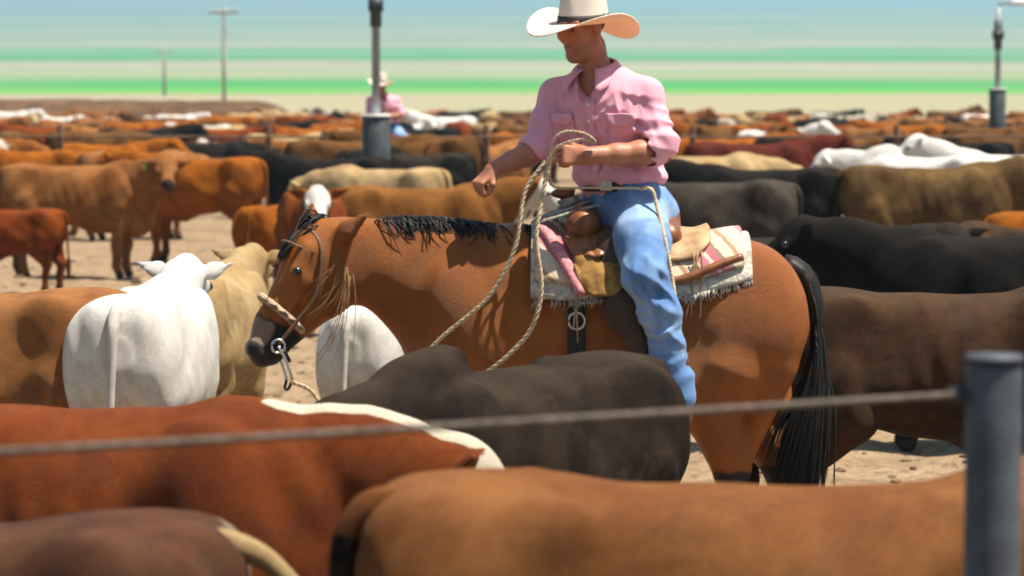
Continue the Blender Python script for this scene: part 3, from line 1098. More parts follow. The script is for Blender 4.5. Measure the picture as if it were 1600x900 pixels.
def make_boot(a, side):
    f = Field(a + (-.32, -.14, -.22), a + (.14, .14, .12), .008)
    f.cone(a + (.0, 0, .08), a + (.005, 0, -.07), .052, .045, .02)
    toe = a + (-.2, side * .035, -.115)
    f.cone(a + (.015, 0, -.095), a + (-.07, side * .01, -.10), .043, .043, .03)
    f.cone(a + (-.07, side * .01, -.10), toe, .042, .022, .03, ((0, 0, 1), .8))
    f.cone(a + (.035, 0, -.13), a + (.03, 0, -.165), .032, .029, .01)
    return f.mesh('boot', 1, RO)


HATC = HEADC + np.array((.004, .004, .017))


HATM = rot_to((-.72, -.64, -.10), (.03, -.05, 1))


def hat_point(th, t):
    """ t in 0..1 crown from tip to base, 1..2 brim """
    ct, st_ = math.cos(th), math.sin(th)
    a, b = .108, .091
    if t <= 1:
        if t < .45:
            s = t / .45
            rr = s * .80
            z =   .152 - .004 * s - .030 * math.exp(-(st_ * rr / .30) ** 2) * (1 - .55 * s ** 4) + .006 * ct * rr
            x, y = a * rr * ct * .93, b * rr * st_ * .90
        else:
            s = (t - .45) / .55
            rr = .80 + .20 * math.sin(s * math.pi / 2) ** .8
            pinch = 1 - .14 * (1 - s) * math.exp(-((abs(th if th < math.pi else 2 * math.pi - th) - .75) / .35) ** 2)
            z = .148 - .148 * s ** 1.25 - .004 * (1 - s)
            x, y = a * rr * ct * (.93 + .07 * s) * pinch, b * rr * st_ * (.90 + .10 * s) * pinch
    else:
        s = t - 1
        A, B = a + .134 * s, b + .128 * s
        x, y = A * ct, B * st_ * (1 - .10 * s * s)
        z = s ** 1.6 * (.046 * abs(st_) ** 2.2 - .034 * max(ct, 0) ** 2 - .085 * max(-ct, 0) ** 1.6) + .004 * math.sin(3 * th) * s
    return np.array((x, y, z))


def hat_meshes():
    M = HATM
    def build(t0, t1, rows, off=0.0, grow=0.0):
        mb = MB()
        n = 72
        G = np.zeros((n, rows, 3))
        for i in range(n):
            for j, t in enumerate(np.linspace(t0, t1, rows)):
                p = hat_point(i / n * 2 * math.pi, t)
                p[:2] *= 1 + grow
                G[i, j] = HATC + M @ (p + (0, 0, off))
        mb.grid(G, True)
        return mb
    return build(0.001, 1.0, 26).mesh('crown', True, RO), build(1.0, 2.0, 14).mesh('brim', True, RO), build(.90, .985, 3, .0, .022).mesh('band', True, RO)


def mat_straw():
    m, nt, b = nodes_of('white_straw')
    v = obj_vec(nt, False)
    w = N(nt, 'ShaderNodeTexWave', wave_type='RINGS')
    w.inputs['Scale'].default_value = 60
    w.inputs['Distortion'].default_value = 2
    nt.links.new(v, w.inputs['Vector'])
    c = mix(nt, math_(nt, 'MULTIPLY', w.outputs['Fac'], .35), (.84, .81, .72), (.70, .64, .50))
    nt.links.new(c, b.inputs['Base Color'])
    b.inputs['Roughness'].default_value = .7
    bump(nt, b, w.outputs['Fac'], .0015, .5)
    tr = N(nt, 'ShaderNodeBsdfTranslucent')
    tr.inputs[0].default_value = (.95, .50, .14, 1)
    ms = N(nt, 'ShaderNodeMixShader')
    ms.inputs[0].default_value = .30
    nt.links.new(b.outputs[0], ms.inputs[1])
    nt.links.new(tr.outputs[0], ms.inputs[2])
    nt.links.new(ms.outputs[0], nt.nodes['Material Output'].inputs['Surface'])
    return m


M_SKIN = mat_skin()
M_PINK = mat_cloth('pink_shirting', (.78, .385, .475), (.74, .345, .445), 240, .85, None, .001)
M_DENIM = mat_cloth('blue_denim', (.085, .18, .39), (.13, .26, .50), 300, .85, (.38, .53, .75), .0015)
M_BELT = mat_plain('dark_leather_belt', (.03, .022, .016), .5, .4, .3, 60, .001)
M_BOOT = mat_plain('brown_boot_leather', (.10, .05, .025), .45, .4, .3, 40, .001)
M_STRAW = mat_straw()
M_BROWNHAIR = mat_plain('dark_brown_hair', (.03, .018, .012), .5, .4, .4, 90, .002, stretch=(1, 1, .2))
M_BRASS = mat_plain('worn_silver', (.6, .58, .5), .3, .5, .2, 60, 0, 1.0)


def solid(o, th, off=0):
    md = o.modifiers.new('thickness', 'SOLIDIFY')
    md.thickness = th
    md.offset = off
    return o


rider = empty('person', (HX + RO[0], HY + RO[1], RO[2]))
link('body', make_rider_body(), M_SKIN, rider)
shirt = link('shirt', make_shirt(), M_PINK, rider)
solid(link('collar', make_collar(), M_PINK, shirt), .008)
from mathutils.bvhtree import BVHTree
SV = verts_of(shirt.data) + RO
SB = BVHTree.FromPolygons([tuple(p) for p in SV], [tuple(p.vertices) for p in shirt.data.polygons])


def on_shirt(l, z, off, rot=0.0):
    """ point on the shirt front: l to his left of the middle, height z """
    dr = nrm(RF * math.cos(rot) + RL * math.sin(rot))
    o = np.array((.0, -.01, 0)) + RL * l + np.array((0, 0, z)) + dr * .6
    h = SB.ray_cast(Vector(o), Vector(-dr), 1.2)
    p = np.array(h[0]) if h[0] is not None else o - dr * .47
    return p + dr * off


def shirt_patch(name, outline, off, rot=0.0, n=13, th=.004):
    """ cloth patch that follows the shirt; outline(t) gives left edge, right edge and height """
    G = np.zeros((n, 9, 3))
    for i in range(n):
        l0, l1, z0, z1 = outline(i / (n - 1))
        for j in range(9):
            s_ = j / 8
            G[i, j] = on_shirt(l0 + (l1 - l0) * s_, z0 + (z1 - z0) * s_, off, rot)
    for _ in range(2):
        G[1:-1] = (G[1:-1] * 2 + G[:-2] + G[2:]) / 4
        G[:, 1:-1] = (G[:, 1:-1] * 2 + G[:, :-2] + G[:, 2:]) / 4
    mb = MB()
    mb.grid(G)
    return solid(link(name, mb.mesh(name, True, RO), M_PINK, shirt), th, 0)


for lc, rt in ((.088, .25), (-.088, -.25)):
    zc = 1.985
    shirt_patch('pocket', lambda t: (lc - .052, lc + .052, zc - .005 - .118 * t - .0, zc - .005 - .118 * t), .004, rt)
    shirt_patch('pocket_flap', lambda t: (lc - .058 * (1 - .55 * max(0, t - .55) / .45), lc + .058 * (1 - .55 * max(0, t - .55) / .45), zc - .048 * t, zc - .048 * t), .012, rt, 9, .006)
shirt_patch('placket', lambda t: (-.017, .017, 2.035 - .31 * t, 2.035 - .31 * t), .005, 0, 24)
M_BUTTON = mat_plain('pearl_button', (.8, .75, .7), .3, .5, .1)
for k in range(5):
    _b = MB()
    c = on_shirt(0, 1.77 + .062 * k, .002)
    _b.tube([c, c + RF * .012], [.0065, .0065], 8)
    link('button', _b.mesh('button', True, RO), M_BUTTON, shirt)
link('jeans', make_jeans(), M_DENIM, rider)
_b = MB()
G = np.zeros((40, 4, 3))
for i in range(40):
    a = i / 40 * 2 * math.pi
    for j, (dz, gr) in enumerate(((-.022, .0), (-.02, .006), (.02, .006), (.022, 0))):
        G[i, j] = np.array((.06, 0, 1.70 + dz)) + RL * math.cos(a) * (.168 + gr) + RF * math.sin(a) * (.130 + gr)
_b.grid(G, True)
belt = link('belt', _b.mesh('belt', True, RO), M_BELT, rider)
_b = MB()
_b.box(np.array((.06, 0, 1.70)) + RF * .142, (.010, .05, .036), rot_to(RF))
link('buckle', _b.mesh('buckle', False, RO), M_BRASS, belt)
for a, s in ((AN_L, -1), (AN_R, 1)):
    link('boot', make_boot(a, s), M_BOOT, rider)
hm = hat_meshes()
hat = solid(link('hat', hm[0], M_STRAW, rider), .004)
solid(link('brim', hm[1], M_STRAW, hat), .004)
solid(link('hat_band', hm[2], mat_plain('dark_hat_band', (.035, .025, .02), .6, .3, .3, 200), hat), .003)
_b = ball(HATC + HATM @ np.array((-.035, .093, .032)), (.006, .006, .01), 8, 6)
link('hat_pin', _b.mesh('hat_pin', True, RO), M_BRASS, hat)
f = Field(HEADC - .17, HEADC + .17, .006)
f.ell(hd(-.014, 0, .036), (.1015, .0805, .094), .01, HEADM)
f.ell(hd(.10, 0, -.03), (.10, .2, .11), .03, HEADM, op='s')
f.ell(hd(.02, 0, -.12), (.2, .2, .085), .03, HEADM, op='s')
link('hair', f.mesh('hair', 1, RO), M_BROWNHAIR, rider)
for s in (-1, 1):
    link('eye', ball((0, 0, 0), .0105, 10, 8).mesh('person_eye'), M_EYE, rider, hd(.0745, .031 * s, .004) - RO)
tag(rider, 'rider in pink rolled-sleeve shirt, blue jeans and white hat on the bay horse', 'person')

# ------------------------------------------------------------------ saddle, blanket, bridle, ropes
TB = loft_table(HORSE_BODY, 200)


def torso_pt(x, th, off):
    """ point on the horse's barrel: th 0 at the spine, +-90 deg at mid side """
    zt, zb, hw, n, egg = [np.interp(x, TB[:, 0], TB[:, i]) for i in range(1, 6)]
    zc, hh = (zt + zb) / 2 + .0, (zt - zb) / 2
    c, s = math.cos(th), math.sin(th)
    r = (abs(s) ** n + abs(c) ** n) ** (-1 / n)
    z = r * c
    y = r * s * (1 + egg * z)
    return np.array((x, y * (hw + off), zc + z * (hh + off)))


def drape(x0, x1, ang0, ang1, off, nx=30, nt=44, edge=None, thick=.016, lower=0.0):
    """ padded sheet draped over the back between two angles, with rounded rim """
    mb = MB()
    G = np.zeros((nx, nt, 3))
    for i in range(nx):
        fx = i / (nx - 1)
        x = x0 + (x1 - x0) * fx
        for j in range(nt):
            fj = j / (nt - 1)
            a0, a1 = (ang0, ang1) if edge is None else edge(fx, ang0, ang1)
            th = a0 + (a1 - a0) * fj
            wob = .004 * math.sin(7 * fx + 9 * fj) + .003 * math.sin(23 * fx - 5 * fj)
            G[i, j] = torso_pt(x, th, off + wob)
            G[i, j, 2] += lower
    mb.grid(G)
    return mb


def mat_blanket():
    m, nt, b = nodes_of('striped_blanket')
    tc = N(nt, 'ShaderNodeTexCoord')
    sx = N(nt, 'ShaderNodeSeparateXYZ')
    nt.links.new(tc.outputs['Object'], sx.inputs[0])
    v = obj_vec(nt, False)
    wob = math_(nt, 'MULTIPLY', noise(nt, v, 14, 3), .03)
    t = math_(nt, 'ADD', math_(nt, 'ADD', math_(nt, 'MULTIPLY', sx.outputs[0], .80), math_(nt, 'MULTIPLY', sx.outputs[2], .75)), wob)
    t = math_(nt, 'FRACT', math_(nt, 'MULTIPLY', t, 4.6))
    cr = N(nt, 'ShaderNodeValToRGB')
    cr.color_ramp.interpolation = 'CONSTANT'
    els = [(0, (.62, .52, .40)), (.2, (.58, .20, .24)), (.36, (.70, .60, .52)), (.44, (.52, .15, .20)), (.58, (.30, .2, .16)), (.66, (.66, .56, .42)), (.84, (.42, .25, .14)), (.92, (.62, .52, .40))]
    cr.color_ramp.elements[0].color = (*els[0][1], 1)
    cr.color_ramp.elements[1].position = els[1][0]
    cr.color_ramp.elements[1].color = (*els[1][1], 1)
    for p, c in els[2:]:
        e = cr.color_ramp.elements.new(p)
        e.color = (*c, 1)
    nt.links.new(t, cr.inputs[0])
    n2 = noise(nt, v, 180, 2)
    c = mix(nt, math_(nt, 'MULTIPLY', ramp(nt, n2, .35, .7), .4), cr.outputs[0], (.25, .18, .14))
    nt.links.new(c, b.inputs['Base Color'])
    b.inputs['Roughness'].default_value = .95
    b.inputs['Specular IOR Level'].default_value = .1
    bump(nt, b, n2, .004, .8)
    return m


M_LEATHER = mat_plain('tan_saddle_leather', (.40, .25, .13), .55, .3, .3, 22, .002)
M_LEATHER2 = mat_plain('russet_saddle_leather', (.20, .068, .02), .42, .45, .3, 18, .002)
M_FENDER = mat_plain('dark_fender_leather', (.055, .026, .013), .5, .4, .35, 18, .002)
M_GOLD = mat_plain('gold_suede', (.30, .165, .05), .85, .15, .4, 24, .004)
M_FLEECE = mat_plain('white_fleece', (.50, .46, .39), .95, .1, .35, 45, .008)
M_BLANKET = mat_blanket()
M_ROPE = mat_plain('pale_rope', (.56, .45, .30), .85, .15, .35, 140, .003)
M_STRAP = mat_plain('black_cinch', (.02, .017, .015), .6, .3, .3, 60, .001)
M_STEEL = mat_plain('bit_steel', (.6, .6, .58), .25, .5, .1, 40, 0, 1.0)
M_WRAP = mat_plain('grey_horn_wrap', (.36, .36, .31), .8, .2, .4, 50, .004)

pad = empty('saddle_blanket', (HX, HY, 0))
fe = lambda fx, a0, a1: (a0 + .10 * math.sin(fx * 3) , a1 - .10 * math.sin(fx * 3))
def edge_pad(fx, a0, a1):
    k = R(6) * math.cos(fx * 6.2) - R(10) * max(0, fx - .72) / .28
    return a0 - k, a1 + k
o = solid(link('fleece_pad', drape(-.30, .555, R(-66), R(66), .012, edge=edge_pad).mesh('fleece_pad'), M_FLEECE, pad), .022, 1)
def edge_bl(fx, a0, a1):
    k = R(5) * math.cos(fx * 6.2) - R(9) * max(0, fx - .7) / .3
    return a0 - k, a1 + k
solid(link('striped_blanket', drape(-.285, .525, R(-58), R(58), .040, edge=edge_bl).mesh('striped_blanket'), M_BLANKET, pad), .014, 1)
for s in (-1, 1):      # rolled hem along the lower rear edge
    mb = MB()
    P = [torso_pt(x, s * R(57 - 9 * max(0, (x - .28) / .25)), .055) for x in np.linspace(.18, .52, 10)]
    mb.tube(P, [.014, .018, .018, .014], 8, 24)
    link('rolled_hem', mb.mesh('rolled_hem'), M_LEATHER2, pad)
    mb = MB()          # folded front edge, pink and pale
    P = [torso_pt(x, s * R(a), .062) for x, a in zip(np.linspace(-.262, -.10, 9), np.linspace(26, 66, 9))]
    mb.tube(P, [.024, .03, .032, .026], 8, 24, flat=(1, .7))
    link('pink_fold', mb.mesh('pink_fold'), mat_plain('pink_wool', (.60, .25, .27), .9, .1, .3, 60, .004), pad)
rr = np.random.default_rng(9)
mb = MB()
for s in (-1, 1):
    for i in range(150):      # fringe on the lower edge
        fx = rr.uniform(0, 1)
        a0, a1 = edge_pad(fx, R(-66), R(66))
        p = torso_pt(-.30 + .855 * fx, s * a1, .03)
        mb.tube([p, p + (rr.normal(0, .006), s * .004, -.018), p + (rr.normal(0, .01), 0, -rr.uniform(.025, .045))], [.0035, .003, .001], 3)
link('fringe', mb.mesh('blanket_fringe'), M_FLEECE, pad)['kind'] = 'stuff'
tag(pad, 'striped pink and tan saddle blanket with white fleece edge on the bay horse', 'blanket')

saddle = empty('saddle', (HX, HY, 0))
def edge_sk(fx, a0, a1):
    r = R(12) * (max(0, fx - .8) / .2) ** 2 + R(10) * (max(0, .15 - fx) / .15) ** 2
    return a0 + r, a1 - r
solid(link('skirt', drape(-.02, .40, R(-45), R(45), .062, edge=edge_sk).mesh('skirt'), M_LEATHER, saddle), .010, 1)
f = Field((-.36, -.36, 1.36), (.44, .36, 1.82), .0085)
f.cone((-.10, -.135, 1.545), (-.10, .135, 1.545), .068, .068, .04)          # swell
f.ell((-.10, 0, 1.56), (.085, .12, .075), .05)
f.cone((-.12, 0, 1.60), (-.165, 0, 1.665), .035, .024, .02)                  # horn neck
f.cone((-.165, 0, 1.668), (-.185, 0, 1.675), .045, .043, .008, ((-.3, 0, 1), .35))
link('fork', f.mesh('saddle_fork', 2), M_LEATHER2, saddle)
f = Field((-.12, -.36, 1.36), (.44, .36, 1.82), .0085)
f.ell((.08, 0, 1.50), (.20, .165, .065), .04)
f.cone((.225, -.13, 1.53), (.245, 0, 1.575), .032, .036, .04)
f.cone((.225, .13, 1.53), (.245, 0, 1.575), .032, .036, .04)
f.cone((.24, -.16, 1.50), (.24, .16, 1.50), .05, .05, .05)
f.ell((.10, 0, 1.60), (.13, .11, .06), .05, op='s')
link('seat', f.mesh('saddle_seat', 2), M_LEATHER2, saddle)
mb = MB()
for k in range(7):
    a = np.linspace(0, 2 * math.pi, 20)
    c = np.array((-.118 - .006 * k, 0, 1.592 + .0085 * k))
    mb.tube(np.stack([c[0] + .036 * np.cos(a), c[1] + .036 * np.sin(a), c[2] + .01 * np.cos(a)], 1), [.0075], 6)
mb.tube([(-.13, -.03, 1.60), (-.20, -.06, 1.60), (-.27, -.09, 1.575), (-.30, -.10, 1.555)], [.014, .012, .010, .006], 7, 16, flat=(1, .6))
mb.tube([(-.07, -.06, 1.64), (-.16, -.09, 1.605), (-.26, -.12, 1.575)], [.010, .012, .008], 7, 14, flat=(1, .6))
mb.tube([(-.02, -.10, 1.63), (-.10, -.13, 1.61), (-.20, -.14, 1.58), (-.285, -.13, 1.553)], [.006, .014, .013, .007], 7, 16, flat=(1.4, .5))
link('horn_wrap', mb.mesh('horn_wrap'), M_WRAP, saddle)
for s in (-1, 1):
    f = Field((-.16, -.46, .66), (.30, .46, 1.56), .009)      # fender and stirrup leather
    f.cone((.02, .22 * s, 1.47), (.05, .335 * s, 1.22), .07, .062, .03, ((0, 1, 0), .16))
    f.cone((.07, .335 * s, 1.22), (.14, .36 * s, .98), .062, .03, .03, ((0, 1, 0), .16))
    f.cone((.13, .36 * s, .98), (.17, .375 * s, .84), .024, .02, .02, ((0, 1, 0), .3))
    link('fender', f.mesh('fender', 1), M_FENDER, saddle)
    def side_sheet(x0, x1, t0, t1, off, bow):
        def edge(fx, a0, a1):
            r = (2 * fx - 1) ** 2
            return a0 + R(3) * r, a1 - R(bow) * r + R(1.5) * math.sin(9 * fx)
        m = drape(x0, x1, s * R(t0), s * R(t1), off, 18, 18, lambda fx, a0, a1: tuple(s * q for q in edge(fx, s * a0, s * a1)))
        return m
    solid(link('front_jockey', side_sheet(-.165, -.005, 22, 47, .085, 7).mesh('front_jockey'), M_LEATHER2, saddle), .012, 0)
    jm = side_sheet(-.135, .075, 43, 68, .078, 14)
    solid(link('side_flap', jm.mesh('side_flap'), M_GOLD, saddle), .010, 0)
    mb = MB()
    a = np.linspace(R(-60), R(240), 22)
    c = np.array((.17, .375 * s, .775))
    mb.tube(np.stack([c[0] + .0 * a, c[1] + .068 * np.cos(a), c[2] + .075 * np.sin(a)], 1), [.012], 6, flat=(2.2, 1))
    mb.box(c + (0, 0, -.066), (.055, .10, .014))
    link('stirrup', mb.mesh('stirrup'), M_LEATHER, saddle)
    for x in (-.13, -.115, .215, .23, .33, .345, .36):        # saddle strings
        mb = MB()
        th0 = 44 if x > .15 else 55
        p = torso_pt(x, s * R(th0), .085)
        L_ = rr.uniform(.18, .30)
        dx = rr.normal(0, .012)
        mb.tube([p, p + (dx, s * .018, -L_ * .5), p + (dx * 2.2, s * .022, -L_)], [.0045, .0045, .003], 5, 10, flat=(1, .6))
        link('saddle_string', mb.mesh('saddle_string'), M_LEATHER, saddle)
mb = MB()
for x0 in (-.125,):
    G = np.zeros((40, 4, 3))
    for i in range(40):
        th = R(58) + i / 39 * R(244)
        for j, w in enumerate((-.035, -.03, .03, .035)):
            G[i, j] = torso_pt(x0 + w, th, .014 if j in (1, 2) else .004)
    mb.grid(G)
link('cinch', mb.mesh('cinch'), M_STRAP, saddle)
for s in (-1, 1):
    mb = MB()
    c = torso_pt(-.125, s * R(80), .022)
    a = np.linspace(0, 2 * math.pi, 18)
    mb.tube(np.stack([c[0] + .032 * np.cos(a), c[1] + .006 * a * 0, c[2] + .032 * np.sin(a)], 1), [.006], 6)
    link('cinch_ring', mb.mesh('cinch_ring'), M_STEEL, saddle)
tag(saddle, 'tan and russet leather stock saddle under the rider on the bay horse', 'saddle')

# bridle on the head
bridle = empty('bridle', (HX, HY, 0))
def head_loop(x, dy, zt, zb, r, n=30, tilt=0.0, twist=0):
    mb = MB()
    a = np.linspace(0, 2 * math.pi, n)
    P = np.array([HP(x + tilt * math.sin(t), dy * math.cos(t), (zt + zb) / 2 + (zt - zb) / 2 * math.sin(t)) for t in a])
    if twist:
        for k in range(3):
            Q = np.array([HP(x + tilt * math.sin(t) + .008 * math.cos(t * twist + k * 2.1), (dy + .008 * math.sin(t * twist + k * 2.1)) * math.cos(t), (zt + zb) / 2 + ((zt - zb) / 2 + .008 * math.sin(t * twist + k * 2.1)) * math.sin(t)) for t in np.linspace(0, 2 * math.pi, 150)])
            mb.tube(Q, [r], 6)
    else:
        mb.tube(P, [r], 7, flat=(1, 1))
    return mb
link('noseband', head_loop(.285, .078, .085, -.125, .0085, tilt=-.02, twist=22).mesh('noseband'), mat_plain('rawhide_noseband', (.46, .33, .23), .7, .2, .35, 90, .004), bridle)
mb = MB()
for s in (-1, 1):
    mb.tube([HP(-.06, .05 * s, .06), HP(.0, .10 * s, -.02), HP(.16, .10 * s, -.085), HP(.28, .088 * s, -.075), HP(.40, .072 * s, -.058)], [.008], 6, 26, flat=(1, .5))
mb.tube([HP(.02, .098, .0), HP(.03, .075, .095), HP(.03, 0, .118), HP(.03, -.075, .095), HP(.02, -.098, .0)], [.007], 6, 24, flat=(1, .5))
link('headstall', mb.mesh('headstall'), mat_plain('brown_headstall', (.13, .065, .03), .5, .4, .3, 60, .001), bridle)
for s in (-1, 1):
    mb = MB()
    c = HP(.405, .078 * s, -.06)
    a = np.linspace(0, 2 * math.pi, 20)
    mb.tube(np.array([c + HM @ np.array((.026 * math.cos(t), 0, .026 * math.sin(t))) for t in a]), [.0055], 6)
    mb.tube([c, HP(.43, .082 * s, -.10), HP(.475, .085 * s, -.155), HP(.50, .082 * s, -.175)], [.007, .006, .006, .007], 6, 14)
    link('bit', mb.mesh('bit_shank'), M_STEEL, bridle)
mb = MB()
mb.tube([HP(.50, .08, -.175), HP(.53, .05, -.18), HP(.53, -.05, -.18), HP(.50, -.08, -.175)], [.006], 6, 16)
mb.tube([HP(.41, .07, -.09), HP(.43, 0, -.135), HP(.41, -.07, -.09)], [.009], 6, 16)
link('chin_strap', mb.mesh('chin_strap'), M_STRAP, bridle)
mb = MB()
for i in range(20):      # loose horsehair strands hanging from the throat latch
    t = rr.uniform(0, 1)
    p = HP(-.05 + .07 * t, .085, -.075 - .10 * t + rr.normal(0, .01))
    L_ = rr.uniform(.14, .42)
    sx_ = rr.normal(-.055, .03)
    mb.tube([p, p + (.01 + sx_ * .3, -.03, -L_ * .3), p + (sx_ * .8, -.035, -L_ * .7), p + (sx_ * 1.6 - .02, -.03, -L_)], [.0012, .0016, .0014, .0006], 4, 9)
link('fringe', mb.mesh('throat_fringe'), mat_plain('blond_horsehair', (.36, .21, .09), .7, .3, .4, 90), bridle)['kind'] = 'stuff'
tag(bridle, 'rawhide noseband bridle with steel bit on the bay horse\'s head', 'bridle')


def rope(name, P, r, n, label, loc=(HX, HY, 0), mat=None):
    """ three twisted strands along a path """
    P = catmull(P, n)
    T = np.gradient(P, axis=0)
    T /= np.linalg.norm(T, axis=1)[:, None] + 1e-9
    A = np.cross(T, (0.02, 1, .03))
    A /= np.linalg.norm(A, axis=1)[:, None] + 1e-9
    B = np.cross(T, A)
    s = np.concatenate([[0], np.cumsum(np.linalg.norm(np.diff(P, axis=0), axis=1))])
    mb = MB()
    for k in range(3):
        ph = s / (r * 4.2) * 2 * math.pi / 2 + k * 2.094
        Q = P + (A * np.cos(ph)[:, None] + B * np.sin(ph)[:, None]) * r * .42
        mb.tube(Q, [r * .52], 6)
    o = link(name, mb.mesh(name), mat or M_ROPE, None, loc)
    return tag(o, label, 'rope')


def hp(u, v, y):
    """ picture position at the horse's depth + y, in horse coordinates """
    d = HY + y
    return np.array((px(u, d) - HX, y, pz(v, d)))


HAND = WR_L + np.array((-.09, -.02, 0))
rope('rein', [hp(852, 252, -.27), hp(820, 300, -.29), hp(805, 385, -.31), hp(765, 462, -.31), hp(694, 524, -.27), hp(636, 580, -.22), hp(570, 640, -.20), hp(515, 650, -.20), hp(485, 612, -.20), HP(.50, .09, -.175)], .0095, 330,
     'pale rope rein looping low from the rider\'s hand towards the bit')
rope('mecate_rope', [hp(858, 246, -.275), hp(849, 300, -.30), hp(838, 370, -.33), hp(846, 450, -.335), hp(832, 510, -.335), hp(800, 550, -.32), hp(755, 585, -.29), hp(712, 600, -.24)], .0105, 280,
     'thicker pale rope hanging from the rider\'s hand across the horse\'s shoulder')
rope('lead_rope', [hp(856, 262, -.28), hp(862, 225, -.32), hp(880, 206, -.33), hp(912, 208, -.32), hp(930, 222, -.30), hp(905, 218, -.31), hp(868, 232, -.30), hp(858, 270, -.27), hp(868, 292, -.24), hp(930, 293, -.235), hp(1000, 294, -.24)], .006, 330,
     'thin pale rope coiled in the rider\'s fingers and tucked along his belt')
rope('lasso', [hp(1000, 294, -.235), hp(1018, 296, -.25), hp(1026, 320, -.27), hp(1038, 370, -.33), hp(1050, 430, -.36), hp(1060, 500, -.40), hp(1066, 560, -.43), hp(1064, 610, -.43)], .0085, 260,
     'stiff pale lasso rope hanging behind the rider\'s blue jeans')
# ------------------------------------------------------------------ ground, fields and hills: one sheet to the skyline
def vnoise(x, y, seed):
    xi, yi = np.floor(x).astype(np.int64), np.floor(y).astype(np.int64)
    fx, fy = x - xi, y - yi
    fx, fy = fx * fx * (3 - 2 * fx), fy * fy * (3 - 2 * fy)
    def h(a, b):
        n = (a * 374761393 + b * 668265263 + seed * 1442695041) & 0xffffffff
        n = ((n ^ (n >> 13)) * 1274126177) & 0xffffffff
        return ((n ^ (n >> 16)) & 0xffff) / 65535.0
    return (h(xi, yi) * (1 - fx) + h(xi + 1, yi) * fx) * (1 - fy) + (h(xi, yi + 1) * (1 - fx) + h(xi + 1, yi + 1) * fx) * fy


VD = [(2, None), (128, None), (160, 190), (190, 178), (300, 153), (450, 141), (700, 122), (1200, 95), (2000, 66), (3000, 40), (4300, 18), (6200, 4), (7500, 2), (9500, 8), (14000, 30)]
ZD = [(d, 0.0 if v is None else pz(v, d)) for d, v in VD]


def ground_z(x, y):
    z = np.interp(y, [a for a, _ in ZD], [b for _, b in ZD])
    far = sm(y, 3200, 6000)
    z = z + far * ((vnoise(x / 900 + 5, y / 2400, 3) - .5) * 70 + (vnoise(x / 260, y / 900, 4) - .5) * 20)
    near = 1 - sm(y, 60, 130)
    z = z + near * ((vnoise(x / .9, y / .9, 1) - .5) * .05 + (vnoise(x / .28, y / .28, 2) - .5) * .075 + (vnoise(x / .13, y / .13, 5) - .5) * .04 - .010)
    return z


ys = [2.0]
while ys[-1] < 14000:
    y = ys[-1]
    ys.append(y * (1.0052 if y < 24 else 1.022))
ys = np.array(ys)
t = np.linspace(-1, 1, 171)
t = np.sign(t) * (np.abs(t) * .42 + np.abs(t) ** 4 * .58)
W = .62 * ys + 5
Xg = t[None] * W[:, None]
Yg = np.repeat(ys[:, None], len(t), 1)
Zg = ground_z(Xg, Yg)
mb = MB()
mb.grid(np.stack([Xg, Yg, Zg], -1)[:, ::-1])


def d_of_v(v):
    tab = [(dd, HORIZON + (CAMZ - zz) * FPX / dd) for dd, zz in ZD[1:-2]]
    return float(np.interp(-v, [-b for _, b in tab], [a for a, _ in tab]))


